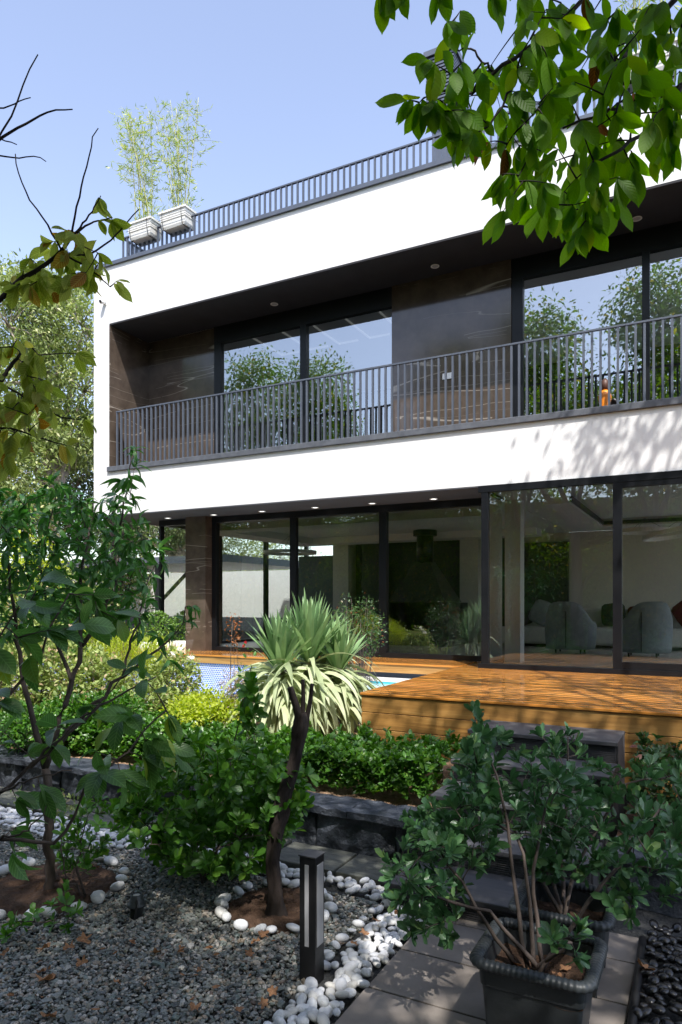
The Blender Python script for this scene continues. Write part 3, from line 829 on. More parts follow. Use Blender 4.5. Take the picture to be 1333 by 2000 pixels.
def railing(name, x0, xe, y, zb, zt, sp, bw, lim):
    r_ = MB(); r_.box(x0, xe, y - 0.018, y + 0.022, zt - 0.022, zt); r_.box(x0, xe, y - 0.015, y + 0.019, zb, zb + 0.018)
    bars = []
    x = x0 + 0.002; i = 0
    while x < xe - 0.03:
        if x > lim or i >= 98: r_.box(x, x + bw, y - 0.012, y + 0.016, zb + 0.018, zt - 0.022)
        else: bars.append(x)
        x += sp; i += 1
    rl = obj(name, r_, M['metal'], house)
    for x in bars:
        b = MB(); b.box(x, x + bw, y - 0.012, y + 0.016, zb + 0.018, zt - 0.022); obj('bar', b, M['metal'], rl)
    return rl


railing('balcony_railing', -9.03, HX1, 8.87, 4.086, 5.05, 0.0975, 0.026, -0.1)
rr = railing('roof_railing', -8.91, HX1, 8.89, 7.614, 8.03, 0.0975, 0.026, -0.1)
r_ = MB(); r_.box(-8.912, -8.87, 8.912, 15.2, 8.008, 8.03)
for i in range(1, 60): r_.box(-8.91, -8.882, 8.91 + i * 0.105, 8.936 + i * 0.105, 7.614, 8.008)
obj('side_railing', r_, M['metal'], rr)
# louvred chimney
b = MB()
for i in range(19):
    z = 9.20 + i * 0.053
    b.box(-3.85, -3.40, 10.2, 10.225, z, z + 0.03).box(-3.85, -3.40, 10.975, 11.0, z, z + 0.03).box(-3.425, -3.40, 10.225, 10.975, z, z + 0.03).box(-3.85, -3.825, 10.225, 10.975, z, z + 0.03)
b.box(-3.81, -3.44, 10.24, 10.96, 9.2, 10.2)
ch = obj('chimney', b, M['metal'], house)
b = MB(); b.box(-3.88, -3.37, 10.17, 11.03, 10.205, 10.29); obj('cap', b, M['metal'], ch)
b = MB(); b.box(-3.78, -3.47, 10.28, 10.9, 7.42, 9.198); obj('post', b, M['metal'], ch)

# wall camera
sc_t = thing('security_camera', 'small white dome security camera high on the left end of the facade', 'camera', (-9.22, 8.8, 6.93))
b = MB(); b.box(-9.25, -9.19, 8.785, 8.8, 6.90, 7.0); obj('bracket', b, M['white'], sc_t)
b = MB(); b.tube([(-9.22, 8.785, 6.95), (-9.23, 8.70, 6.935)], [0.038, 0.042], 14); obj('housing', b, M['white'], sc_t, True)
b = MB(); b.tube([(-9.23, 8.70, 6.935), (-9.2315, 8.685, 6.932)], [0.026, 0.026], 14); obj('lens', b, M['black'], sc_t, True)

# ================================================================== deck, steps, pool
deck = thing('wooden_deck', 'orange oiled wooden deck in front of the sliding doors', 'deck', (-1, 5.9, 0.3))
b = MB(); y = 5.90
while y < 8.76: b.box(-2.89, HX1, y, min(y + 0.109, 8.765), 0.878, 0.904 + R.uniform(-0.0015, 0.0015)); y += 0.12
bevel(obj('deck_board', b, M['deck'], deck), 0.006)
b = MB(); b.box(-9.5, -2.892, 8.92, 9.715, 0.878, 0.904).box(-2.892, HX1, 8.766, 9.715, 0.872, 0.898)
obj('window_ledge', b, M['deck'], deck)
b = MB()
for i in range(4):
    z1 = 0.872 - i * 0.155; b.box(-2.88, HX1, 5.915, 5.94, z1 - 0.150, z1)
    b.box(-2.882, -2.86, 5.942, 8.9, z1 - 0.150, z1)
b.box(-9.5, -2.892, 8.935, 8.96, 0.765, 0.875)
bevel(obj('fascia', b, M['fascia'], deck), 0.004)
b = MB(); b.box(-2.85, HX1, 5.96, 8.7, 0.2, 0.87); obj('frame', b, M['bark'], deck)

steps = thing('garden_steps', 'flight of dark grey ribbed steps leading up to the wooden deck', 'steps', (-1.12, 3.95, 0))
TY = [(5.44, 5.905, 0.735), (5.02, 5.46, 0.575), (4.55, 5.04, 0.42), (4.13, 4.57, 0.265), (3.70, 4.15, 0.125)]
TY = [(5.38, 5.905, 0.740), (4.96, 5.40, 0.585), (4.53, 4.98, 0.430), (4.10, 4.55, 0.275), (3.70, 4.12, 0.130)]
for (y0, y1, z) in TY:
    b = MB(); b.box(-1.68, -0.56, y0, y1, z - 0.032, z); bevel(obj('tread', b, M['step'], steps), 0.006)
    b = MB(); zb = max(z - 0.155, 0.0)
    k = int((z - 0.036 - zb) / 0.013)
    for i in range(k): b.box(-1.665, -0.578, y0 + 0.028, y0 + 0.04, zb + i * 0.013 + 0.002, zb + i * 0.013 + 0.010)
    b.box(-1.665, -0.578, y0 + 0.0401, y0 + 0.06, zb, z - 0.034)
    obj('riser', b, M['step'], steps)
for x0 in (-1.668, -0.577):
    b = MB()
    for (y0, y1, z) in TY: b.box(x0, x0 + 0.014, y0 + 0.065, min(y1 + 0.02, 5.90), 0.0, z - 0.034)
    obj('side_panel', b, M['step'], steps)

pool = thing('pool', 'pool lined with blue dotted mosaic below the window ledge', 'pool', (-6, 8.9, 0))
b = MB(); b.box(-9.5, -5.2, 8.965, 9.1, -0.6, 0.76).box(-9.5, -5.2, 7.25, 7.42, -0.6, 0.36).box(-9.6, -9.5, 7.25, 9.1, -0.6, 0.76); obj('tiled_wall', b, M['mosaic'], pool)
b = MB(); b.box(-9.5, -5.2, 7.42, 8.965, -0.65, -0.6); obj('pool_floor', b, M['mosaic'], pool)
b = MB(); b.quad((-9.5, 7.42, 0.1), (-5.2, 7.42, 0.1), (-5.2, 8.965, 0.1), (-9.5, 8.965, 0.1)); struct('water', b, M['water'], 'pale blue water in the pool', 'water')
tub = thing('hot_tub', 'raised white hot tub with turquoise waterline beside the deck', 'hot tub', (-4, 8, 0.3))
b = MB(); b.box(-5.19, -2.895, 7.30, 7.62, 0.2, 0.70).box(-5.19, -4.9, 7.62, 8.92, 0.2, 0.70).box(-4.9, -2.895, 8.45, 8.92, 0.2, 0.70).box(-3.1, -2.895, 7.62, 8.45, 0.2, 0.70); bevel(obj('rim', b, M['tubwhite'], tub), 0.01)
b = MB(); b.box(-4.899, -3.101, 7.621, 7.65, 0.5, 0.698).box(-4.899, -3.101, 8.42, 8.449, 0.5, 0.698); obj('waterline_tile', b, M['cyan'], tub)
b = MB(); b.box(-5.19, -2.895, 7.275, 7.298, 0.2, 0.66); obj('outer_tile', b, M['mosaic'], tub)
b = MB(); b.quad((-4.9, 7.65, 0.672), (-3.1, 7.65, 0.672), (-3.1, 8.42, 0.672), (-4.9, 8.42, 0.672)); struct('water', b, M['water'], 'bright water in the white hot tub', 'water')

# ================================================================== things on and in the house
def planter(x0, x1, label):
    t = thing('planter_box', label, 'planter', ((x0 + x1) / 2, 8.85, 7.84), 'planter boxes on the roof railing')
    def loop(z, e): return [(x0 - e, 8.72 - e, z), (x1 + e, 8.72 - e, z), (x1 + e, 9.0 + e * 0.3, z), (x0 - e, 9.0 + e * 0.3, z)]
    prof = [(z_ + 0.16, e_) for z_, e_ in [(7.68, -0.035), (7.72, -0.02), (7.80, -0.012), (7.81, -0.004), (7.87, -0.002), (7.88, 0.004), (7.925, 0.006), (7.926, 0.022), (7.958, 0.024), (7.96, 0.012)]]
    V = []; Fc = []
    for z, e in prof: V += loop(z, e)
    for i in range(len(prof) - 1):
        for j in range(4): Fc.append((i * 4 + j, i * 4 + (j + 1) % 4, (i + 1) * 4 + (j + 1) % 4, (i + 1) * 4 + j))
    Fc.append((3, 2, 1, 0)); b = MB().add(V, Fc); bevel(obj('box', b, M['plwhite'], t), 0.008)
    b = MB(); b.box(x0 + 0.005, x1 - 0.005, 8.725, 8.995, 8.06, 8.095); obj('soil', b, M['soil'], t)
    b = MB()
    for x in (x0 + 0.06, x1 - 0.06):
        b.tube([(x, 9.03, 8.09), (x, 8.69, 8.09), (x, 8.70, 7.96), (x, 8.735, 7.832), (x, 8.95, 7.83)], 0.005, 5)
    b.tube([(x0 - 0.02, 8.70, 7.98), (x1 + 0.02, 8.70, 7.98), (x1 + 0.02, 9.02, 7.98)], 0.004, 5)
    obj('wire_bracket', b, M['frame'], t)
    return t


def bamboo(x0, x1, label, ncane, h0, h1, lean, seed):
    t = thing('bamboo', label, 'plant', ((x0 + x1) / 2, 8.86, 8.09), 'bamboo in the roof planters')
    G = Grow(); tw = []
    for i in range(ncane):
        a_ = np.array([R.uniform(x0 + 0.05, x1 - 0.05), R.uniform(8.77, 8.95), 8.09]); h = R.uniform(h0, h1)
        c_ = a_ + np.array([R.normal(lean, 0.17), R.normal(-0.05, 0.08), h]); Q = G.stem(bez(a_, (a_ + c_) / 2 + np.array([-lean * .4, 0, 0.05]), c_, 10), 0.009, 0.003, 14, 5)
        for z in np.linspace(0.24, 0.99, 26):
            i_ = int(z * 13); p = Q[i_]; d = np.array([R.normal(), R.normal(), 0.55]); d /= np.linalg.norm(d)
            L_ = 0.36 * (1.15 - 0.5 * z) * R.uniform(0.6, 1.4) if z > 0.3 else 0.1
            q = bez(p, p + d * L_ * 0.6 + [0, 0, 0.03], p + d * L_, 4); G.mb.tube(q, 0.002, 3); tw.append(q)
    for i in range(26):  # low tuft
        a_ = np.array([R.uniform(x0 + 0.03, x1 - 0.03), R.uniform(8.75, 8.97), 8.09]); q = bez(a_, a_ + [0, 0, 0.1], a_ + [R.normal() * 0.1, R.normal() * 0.06, R.uniform(0.12, 0.38)], 4); G.mb.tube(q, 0.002, 3); tw.append(q)
    obj('cane', G.mb, M['cane'], t, True)
    P = []; D = []
    for q in tw:
        for j in range(R.integers(5, 10)):
            f = R.uniform(0.4, 1); P.append(q[0] * (1 - f) + q[-1] * f); D.append(nrm(q[-1] - q[0]) + rdir(1)[0] * 0.9 + [0, 0, -0.25])
    n = len(P); leaves('foliage', M['L_bamboo'], t, P, D, rdir(n), R.uniform(0.06, 0.125, n), R.uniform(0.005, 0.0085, n), 'lo', 0.2)
    return t


planter(-8.62, -8.12, 'white ribbed planter box hooked on the roof railing, left of the pair')
planter(-7.91, -7.39, 'white ribbed planter box hooked on the roof railing, right of the pair')
planter(-0.95, -0.3, 'white planter box on the roof railing half hidden behind the overhanging leaves')
bamboo(-8.62, -8.12, 'tall airy bamboo leaning left, in the left white planter box', 8, 1.75, 2.1, -0.26, 1)
bamboo(-7.91, -7.39, 'tall airy upright bamboo in the right white planter box', 7, 1.6, 2.0, -0.10, 2)
bamboo(-0.95, -0.3, 'sparse bamboo canes in the planter behind the overhanging leaves', 5, 1.6, 2.0, 0.05, 3)

bt = thing('bottle', 'orange plastic bottle with a brown cap standing on the balcony behind the bars', 'bottle', (-1.12, 9.3, 4.03))
b = MB(); b.lathe((-1.12, 9.3), [(0.07, 4.03), (0.085, 4.10), (0.065, 4.22), (0.08, 4.33), (0.06, 4.40), (0.03, 4.42)], 18); obj('body', b, M['orange'], bt, True)
b = MB(); b.lathe((-1.12, 9.3), [(0.034, 4.42), (0.05, 4.45), (0.05, 4.52), (0.02, 4.56)], 14); obj('cap', b, M['brown'], bt, True)


def armchair(x, y, label, lean):
    t = thing('armchair', label, 'armchair', (x, y, 0.9), 'armchairs behind the sliding doors')
    n = 26; V = []; Fc = []
    zs = np.linspace(0, 1, 9)
    for k, (ro, off) in enumerate(((0.40, 0.0), (0.30, 0.0))):
        for i in range(n):
            a_ = PI * (1.08 + 0.84 * i / (n - 1)) if False else PI * (-0.12 - 0.76 * 1 + 0.0) + (PI * 1.24) * i / (n - 1) - PI * 0.12
            hgt = 0.52 + 0.34 * math.exp(-((i / (n - 1) - 0.5 + lean) / 0.27) ** 4)
            for z in zs:
                rr_ = ro * (1.0 - 0.10 * (z - 0.4) ** 2 + 0.07 * z * (k == 0)) - 0.02 * (z > 0.95) * (1 if k == 0 else -1)
                V.append((x + rr_ * math.cos(a_), y + 0.02 + rr_ * math.sin(a_), 0.97 + z * (hgt - 0.07)))
    m = len(zs); o_ = n * m
    for i in range(n - 1):
        for j in range(m - 1):
            q = (i * m + j, (i + 1) * m + j, (i + 1) * m + j + 1, i * m + j + 1); Fc.append(q); Fc.append(tuple(o_ + k for k in q[::-1]))
        Fc.append((i * m + m - 1, (i + 1) * m + m - 1, o_ + (i + 1) * m + m - 1, o_ + i * m + m - 1))
        Fc.append((i * m, o_ + i * m, o_ + (i + 1) * m, (i + 1) * m))
    for i in (0, n - 1):
        for j in range(m - 1): Fc.append((i * m + j, i * m + j + 1, o_ + i * m + j + 1, o_ + i * m + j))
    o = obj('backrest', MB().add(V, Fc), M['fab'], t, True)
    b = MB(); b.lathe((x, y + 0.05), [(0.30, 0.98), (0.315, 1.02), (0.315, 1.25), (0.28, 1.30), (0.0, 1.31)], 26); obj('seat', b, M['fab'], t, True)
    b = MB(); b.box(x - 0.006, x + 0.006, y - 0.425, y - 0.40, 1.0, 1.6)
    obj('back_seam', b, M['dpanel'], t)
    for sx in (-1, 1):
        for sy in (-1, 1):
            b = MB(); b.cyl((x + sx * 0.2, y + sy * 0.2), 0.012, 0.02, 0.90, 0.985, 10); obj('leg', b, M['black'], t)
    return t


armchair(-2.02, 12.2, 'grey blue velvet tub armchair in front of the dark panel, nearer the white pillar', 0.13)
armchair(-0.86, 11.9, 'grey blue velvet tub armchair seen through the right hand sliding pane', -0.02)
so_ = thing('sofa', 'long low pale sofa against the back wall of the living room', 'sofa', (-1.5, 14.2, 0.9))
b = MB(); b.box(-3.6, 1.6, 13.4, 14.3, 0.96, 1.27); bevel(obj('seat', b, M['sofa'], so_), 0.05, 3)
b = MB(); b.box(-3.6, 1.6, 14.31, 14.6, 0.96, 1.62); bevel(obj('backrest', b, M['sofa'], so_), 0.06, 3)
b = MB(); b.box(1.61, 1.9, 13.4, 14.6, 0.96, 1.5); bevel(obj('armrest', b, M['sofa'], so_), 0.05, 3)
for x in (-3.4, 1.7):
    b = MB(); b.box(x, x + 0.06, 13.5, 14.5, 0.90, 0.96); obj('leg', b, M['black'], so_)


def cushion(x, y, s, mat, label, rot):
    V = I2V.copy(); V = np.sign(V) * np.abs(V) ** 0.45; V = V * np.array([s, 0.09, s])
    c_, s_ = math.cos(rot), math.sin(rot); V = np.stack([V[:, 0] * c_ - V[:, 2] * s_, V[:, 1] + V[:, 2] * 0.25, V[:, 0] * s_ + V[:, 2] * c_], -1)
    V += np.array([x, y, 1.27 + s * 1.1]); b = MB().add(V, [tuple(f) for f in I2F])
    o = obj('cushion', b, mat, None, True, (x, y, 1.27)); return tag(o, label, 'cushion', 'cushions on the sofa')


cushion(-3.2, 14.12, 0.27, M['dpanel'], 'dark grey cushion at the left end of the pale sofa', 0.5)
cushion(-2.85, 14.05, 0.24, M['fab'], 'grey cushion leaning beside the left armchair', -0.4)
cushion(-1.55, 14.12, 0.22, M['cushg'], 'dark green cushion on the sofa between the two armchairs', 0.05)
cushion(-1.1, 14.12, 0.2, M['cushr'], 'dark red cushion next to the dark green one', 0.1)
cushion(-0.25, 14.1, 0.26, M['cushr'], 'dark red cushion right of the right armchair', 0.6)

fp = thing('fireplace', 'dark fireplace with a tapering metal hood and round flue', 'fireplace', (-5.0, 13.2, 0.9))
b = MB(); b.cyl((-5.0, 13.2), 0.17, 0.17, 2.5, 3.19, 24); obj('flue', b, M['frame'], fp, True)
b = MB(); b.cyl((-5.0, 13.2), 0.24, 0.24, 3.08, 3.188, 24); obj('ceiling_ring', b, M['frame'], fp)
b = MB(); b.add([(-5.6, 12.7, 1.75), (-4.4, 12.7, 1.75), (-4.4, 13.7, 1.75), (-5.6, 13.7, 1.75), (-5.16, 13.04, 2.55), (-4.84, 13.04, 2.55), (-4.84, 13.36, 2.55), (-5.16, 13.36, 2.55)],
              [(0, 1, 5, 4), (1, 2, 6, 5), (2, 3, 7, 6), (3, 0, 4, 7), (4, 5, 6, 7), (3, 2, 1, 0)]); obj('hood', b, M['dpanel'], fp)
b = MB(); b.box(-5.7, -4.3, 12.6, 13.8, 0.9, 1.15).box(-5.7, -5.55, 12.6, 13.8, 1.15, 1.74).box(-4.45, -4.3, 12.6, 13.8, 1.15, 1.74).box(-5.55, -4.45, 13.6, 13.8, 1.15, 1.74); obj('firebox', b, M['dpanel'], fp)


def ring_lamp(x, y, z, r, label, tilt=0.0):
    t = thing('ring_lamp', label, 'lamp', (x, y, z), 'ring lamps of the living room')
    th = np.linspace(0, 2 * PI, 49); P = np.stack([x + r * np.cos(th), y + r * np.sin(th), z + tilt * np.cos(th)], -1)
    b = MB(); V = []; Fc = []
    for i in range(48):
        c_, s_ = math.cos(th[i]), math.sin(th[i]); zz = z + tilt * c_
        for (dr, dz) in ((-0.02, -0.03), (0.02, -0.03), (0.02, 0.03), (-0.02, 0.03)): V.append((x + (r + dr) * c_, y + (r + dr) * s_, zz + dz))
    for i in range(48):
        for j in range(4): Fc.append((i * 4 + j, i * 4 + (j + 1) % 4, ((i + 1) % 48) * 4 + (j + 1) % 4, ((i + 1) % 48) * 4 + j))
    obj('ring', b.add(V, Fc), M['white'], t)
    b = MB()
    for a_ in (0.3, 2.4, 4.5): b.tube([(x + r * math.cos(a_), y + r * math.sin(a_), z), (x, y, 3.06)], 0.003, 4)
    obj('cable', b, M['frame'], t)


ring_lamp(-0.84, 11.8, 2.86, 0.34, 'small white ring lamp hanging above the right armchair')
ring_lamp(-0.2, 11.4, 2.80, 0.62, 'large tilted white ring lamp beside the small one', 0.10)
ring_lamp(-7.2, 11.6, 2.72, 0.5, 'wide white ring lamp hanging behind the left window panes')

# ================================================================== garden furniture
bl = thing('bollard_lamp', 'black square bollard lamp with frosted slots standing among the white pebbles', 'lamp', (-1.645, 2.845, 0))
b = MB(); b.box(-1.688, -1.602, 2.803, 2.889, -0.03, 0.566); bevel(obj('post', b, M['black'], bl), 0.003)
b = MB(); b.box(-1.692, -1.598, 2.799, 2.893, 0.5665, 0.572); obj('cap', b, M['step'], bl)
b = MB(); b.box(-1.658, -1.637, 2.8005, 2.81, 0.15, 0.53); obj('diffuser', b, M['diff'], bl)
b = MB(); b.box(-1.61, -1.5995, 2.816, 2.876, 0.15, 0.53); obj('diffuser', b, M['diff'], bl)
sp_ = thing('garden_spotlight', 'small black cylindrical garden spotlight set upright in the gravel', 'spotlight', (-2.83, 2.93, 0))
b = MB(); b.lathe((-2.83, 2.93), [(0.036, -0.03), (0.036, 0.05), (0.052, 0.052), (0.052, 0.066), (0.04, 0.068), (0.04, 0.085), (0.034, 0.087), (0.034, 0.115), (0.028, 0.118), (0.026, 0.108)], 22, True); obj('body', b, M['pot'], sp_, True)
b = MB(); b.cyl((-2.83, 2.93), 0.022, 0.02, 0.108, 0.112, 18); obj('lens', b, M['diff'], sp_)
b = MB(); b.tube([(-2.80, 2.90, 0.1), (-2.79, 2.885, 0.05), (-2.80, 2.88, -0.02)], 0.006, 6); obj('cable', b, M['black'], sp_)


def pot(x0, x1, y0, y1, label):
    t = thing('plant_pot', label, 'plant pot', ((x0 + x1) / 2, (y0 + y1) / 2, 0.0), 'plant pots on the path')
    def ring(e, z, rc=0.06, n=6):
        P = []
        for cx_, cy_, a0 in ((x1 - rc, y1 - rc, 0), (x0 + rc, y1 - rc, 90), (x0 + rc, y0 + rc, 180), (x1 - rc, y0 + rc, 270)):
            for i in range(n): a_ = math.radians(a0 + 90 * i / (n - 1)); P.append((cx_ + (rc + e) * math.cos(a_), cy_ + (rc + e) * math.sin(a_), z))
        return P
    prof = [(-0.07, 0.0), (-0.055, 0.05), (-0.035, 0.25), (-0.028, 0.255), (-0.022, 0.33), (-0.035, 0.33), (-0.045, 0.22)]
    n = 24; V = []; Fc = []
    for e, z in prof: V += ring(e, z)
    for i in range(len(prof) - 1):
        for j in range(n): Fc.append((i * n + j, i * n + (j + 1) % n, (i + 1) * n + (j + 1) % n, (i + 1) * n + j))
    Fc.append(tuple(range(n - 1, -1, -1)))
    obj('body', MB().add(V, Fc), M['pot'], t)
    # ribbed rolled rim
    base = np.array(ring(-0.012, 0.345)); base = np.vstack([base, base[:1]]); Q = poly(base, 330)
    b = MB(); V = []; Fc = []; m = 10; k = len(Q) - 1
    for i in range(k):
        tg = Q[(i + 1) % k] - Q[i - 1]; tg /= np.linalg.norm(tg); nn = np.array([tg[1], -tg[0], 0])
        rr_ = 0.021 * (1 + 0.075 * math.sin(i * 2 * PI / 4.4))
        for j in range(m):
            a_ = 2 * PI * j / m; V.append(Q[i] + rr_ * (math.cos(a_) * nn * 1.25 + math.sin(a_) * np.array([0, 0, 1.0])))
    for i in range(k):
        for j in range(m): Fc.append((i * m + j, ((i + 1) % k) * m + j, ((i + 1) % k) * m + (j + 1) % m, i * m + (j + 1) % m))
    obj('rim', b.add(V, Fc), M['pot'], t, True)
    s_ = patch(x0 + 0.035, x1 - 0.035, y0 + 0.035, y1 - 0.035, 18, 16, lambda X, Y: 0.262 + bz(X * 2, Y * 2)); obj('soil', s_, M['soil'], t)
    b = MB()
    for i in range(9):
        xx_ = x0 + 0.05 + i * (x1 - x0 - 0.1) / 8; b.add([(xx_ - 0.004, y0 + 0.062, 0.03), (xx_ + 0.004, y0 + 0.062, 0.03), (xx_ + 0.004, y0 + 0.024, 0.25), (xx_ - 0.004, y0 + 0.024, 0.25)], [(0, 1, 2, 3)])
    return t


pot(-0.82, -0.365, 2.65, 3.07, 'charcoal plastic plant pot with ribbed rim, nearest the viewer on the slab path')
pot(-0.80, -0.365, 3.19, 3.62, 'charcoal plastic pot with ribbed rim, behind the nearer pot before the steps')

# background to the left of the house
bw = thing('garden_wall', 'long white rendered boundary wall with dark base beyond the carport', 'wall', (-20, 18.6, 0.3))
b = MB(); b.box(-60, -9.0, 18.6, 18.85, 1.25, 2.75); obj('wall_face', b, M['white'], bw)
b = MB(); b.box(-60, -9.0, 18.58, 18.87, 0.2, 1.25); obj('base', b, M['rock'], bw)
cp = thing('carport', 'dark flat roofed steel carport standing left of the house', 'carport', (-14, 14.6, 0.3))
b = MB(); b.box(-20, -10.2, 13.6, 17.5, 2.72, 2.9); obj('roof', b, M['metal'], cp)
for x in (-12.6, -16.5):
    b = MB(); b.box(x, x + 0.12, 13.7, 13.82, 0.3, 2.72); obj('post', b, M['frame'], cp)
for x in (-10.4,):
    b = MB(); b.box(x, x + 0.12, 17.2, 17.32, 0.3, 2.72); obj('post', b, M['frame'], cp)
b = MB(); b.tube([(-12.54, 13.76, 1.7), (-11.3, 13.76, 2.72)], 0.05, 6); obj('brace', b, M['frame'], cp)


def tree(name, label, cat, base, trunk, lumps, nleaf, L, Wd, mat, bark, group=None, r0=0.16, clump=0.3, kind='lo', extra=None, per=14):
    t = thing(name, label, cat, tuple(base), group)
    G = Grow(); base = np.array(base, float)
    fork = np.array(trunk, float) if np.ndim(trunk) == 1 else None
    Pt = [base, fork] if fork is not None else [base] + [np.array(p, float) for p in trunk]
    G.stem(Pt, r0, r0 * 0.7, 10, 10, 0.02)
    P = []; D = []
    for (c, r) in lumps:
        c = np.array(c, float); r = np.broadcast_to(np.array(r, float), (3,))
        a_ = Pt[-1]; mid = (a_ + c) / 2 + np.array([0, 0, 0.25 * abs(c[2] - a_[2])])
        G.stem(bez(a_, mid, c, 8), r0 * 0.55, r0 * 0.16, 10, 7, 0.03)
        ncl = max(6, int(nleaf / per))
        d = rdir(ncl); rad = R.uniform(0.25, 1.0, ncl) ** 0.5
        cc = c + d * rad[:, None] * r * (1 + 0.18 * np.sin(d[:, :1] * 7 + d[:, 2:] * 5))
        for q in cc[::max(1, ncl // 18)]:
            G.mb.tube(bez(c, (c + q) / 2 + R.normal(size=3) * 0.1, q, 5), np.linspace(r0 * 0.14, r0 * 0.04, 5), 4)
        m = per
        pp = cc[:, None] + R.normal(size=(ncl, m, 3)) * clump * np.array([1, 1, 0.6])
        P.append(pp.reshape(-1, 3)); dd = d[:, None] * 0.7 + R.normal(size=(ncl, m, 3)) * 0.8; dd[..., 2] -= 0.35; D.append(dd.reshape(-1, 3))
    obj('trunk', G.mb, bark, t, True)
    P = np.concatenate(P); D = np.concatenate(D); n = len(P); N_ = rdir(n); N_[:, 2] = np.abs(N_[:, 2]) + 0.5
    leaves('crown', mat, t, P, D, N_, R.uniform(0.7, 1.25, n) * L, R.uniform(0.8, 1.2, n) * Wd, kind, 0.3)
    return t


T20 = 20.0
tree('tree', 'tall pale leaved tree with a forked grey trunk left of the white house', 'tree', px(108, 1215, 20), (px(106, 1080, 20), px(106, 985, 20)),
     [(px(85, 830, 20), (0.7, 0.7, 0.9)), (px(150, 860, 20.4), (0.8, 0.8, 0.9)), (px(18, 640, 19.5), 1.35), (px(95, 650, 20.5), 1.25), (px(165, 640, 21), 1.2), (px(60, 745, 20), 1.2),
      (px(165, 765, 20.5), 1.05), (px(-40, 760, 20), 1.5), (px(120, 575, 21.5), 0.7), (px(175, 850, 21), 0.9), (px(40, 570, 20), 0.8), (px(70, 690, 21), 1.2)], 2300, 0.17, 0.026, M['L_far'], M['bark3'], 'trees left of the house', 0.2, 0.22)
tree('tree', 'pale green bushy tree low behind the forked trunk', 'tree', px(175, 1200, 22), px(170, 1080, 22),
     [(px(150, 950, 22), 1.2), (px(200, 930, 23), 1.3), (px(60, 960, 23), 1.3), (px(210, 1020, 22), 1.1), (px(110, 1010, 23), 1.0)], 2200, 0.16, 0.03, M['L_far2'], M['bark3'], 'trees left of the house', 0.16, 0.25)
tree('tree', 'pale leaved tree at the left edge of the photo behind the peach tree', 'tree', px(-30, 1200, 18), px(-25, 1060, 18),
     [(px(0, 930, 18), 1.1), (px(-60, 850, 18), 1.3), (px(20, 1010, 18), 0.9), (px(-60, 990, 18), 1.2), (px(45, 860, 19), 0.8)], 2200, 0.16, 0.03, M['L_far'], M['bark3'], 'trees left of the house', 0.16, 0.25)
tree('tree', 'dark green tree with several bare limbs seen through the corner glass', 'tree', px(345, 1190, 25), (px(345, 1130, 25), px(350, 1100, 25)),
     [(px(325, 1045, 25), (0.7, 0.7, 0.5)), (px(375, 1040, 25), (0.8, 0.8, 0.6)), (px(285, 1035, 26), (1.0, 1, 0.6)), (px(345, 1000, 25), 1.1), (px(430, 1030, 26), 1.1), (px(250, 1040, 26), 0.8)], 1300, 0.14, 0.03, M['L_far2'], M['bark3'], 'trees left of the house', 0.22, 0.22)
tree('tree', 'tree with a thick brown trunk beside the carport post', 'tree', px(229, 1248, 13.5), (px(229, 1150, 13.5), px(226, 1080, 13.5)),
     [(px(215, 1010, 13.8), 0.5), (px(255, 1030, 14), 0.45)], 200, 0.12, 0.024, M['L_far2'], M['bark2'], 'trees left of the house', 0.13, 0.15)
for i, (u_, v_, t_, r_, lb) in enumerate(((250, 1085, 24, 0.9, 'sunlit yellow green shrub above the white boundary wall, left of the corner glass'), (360, 1080, 27, 1.0, 'sunlit yellow green shrub above the boundary wall behind the corner glass'),
                                        (470, 1085, 27, 1.3, 'leafy shrub seen through the second ground floor pane'), (545, 1085, 28, 1.4, 'leafy shrub seen behind the dark ground floor mullion'))):
    c_ = px(u_, v_, t_); tree('shrub', lb, 'shrub', (c_[0], c_[1], 0.3), (c_[0], c_[1], 1.4), [(c_, r_), (c_ - [0, 0, 1.0], r_)], 1500, 0.13, 0.03, M['L_far'], M['bark2'], 'shrubs behind the boundary wall', 0.07, 0.2)

# row of garden trees behind the viewer (their crowns shade the garden and are mirrored in the panes)
ROW = [(-16.2, -3.6, 11.6, 1.9), (-13.4, -3.8, 11.0, 1.7), (-7.6, -3.4, 10.6, 1.7), (-4.9, -3.6, 11.3, 1.5), (-1.2, -3.2, 11.6, 1.6), (1.6, -3.8, 11.2, 1.9), (-18.9, -2.5, 11.5, 1.8), (4.6, -3.2, 11.0, 1.9)]
for i, (x, y, h, r) in enumerate(ROW):
    lum = [((x, y, h - r * 0.9), (r * 0.8, r * 0.8, r)), ((x + 0.4 * r, y + 0.3, h - 2.4 * r), (r, r, r)), ((x - 0.4 * r, y - 0.2, h - 3.4 * r), (r, r, r * 0.9)), ((x, y + 0.2, 2.6), (r * 1.15, r, 1.5)), ((x + 1.2, y + 0.1, 1.5), (r, r * 0.8, 1.2))]
    tree('tree', 'leafy green tree in the row mirrored in the window panes', 'tree', (x, y, -0.03), (x, y, 2.2), lum, 5200, 0.17, 0.036, M['L_shade'], M['bark2'], 'trees mirrored in the windows', 0.17, 0.32)
for x in (-10.6, -9.6):
    tree('tree', 'leafy green tree in the row mirrored in the window panes', 'tree', (x, -3.5, -0.03), (x, -3.5, 2.0), [((x, -3.5, 3.0), (1.3, 1.2, 2.0)), ((x, -3.4, 5.0), (1.2, 1.1, 1.6))], 3000, 0.19, 0.036, M['L_shade'], M['bark2'], 'trees mirrored in the windows', 0.15, 0.3)
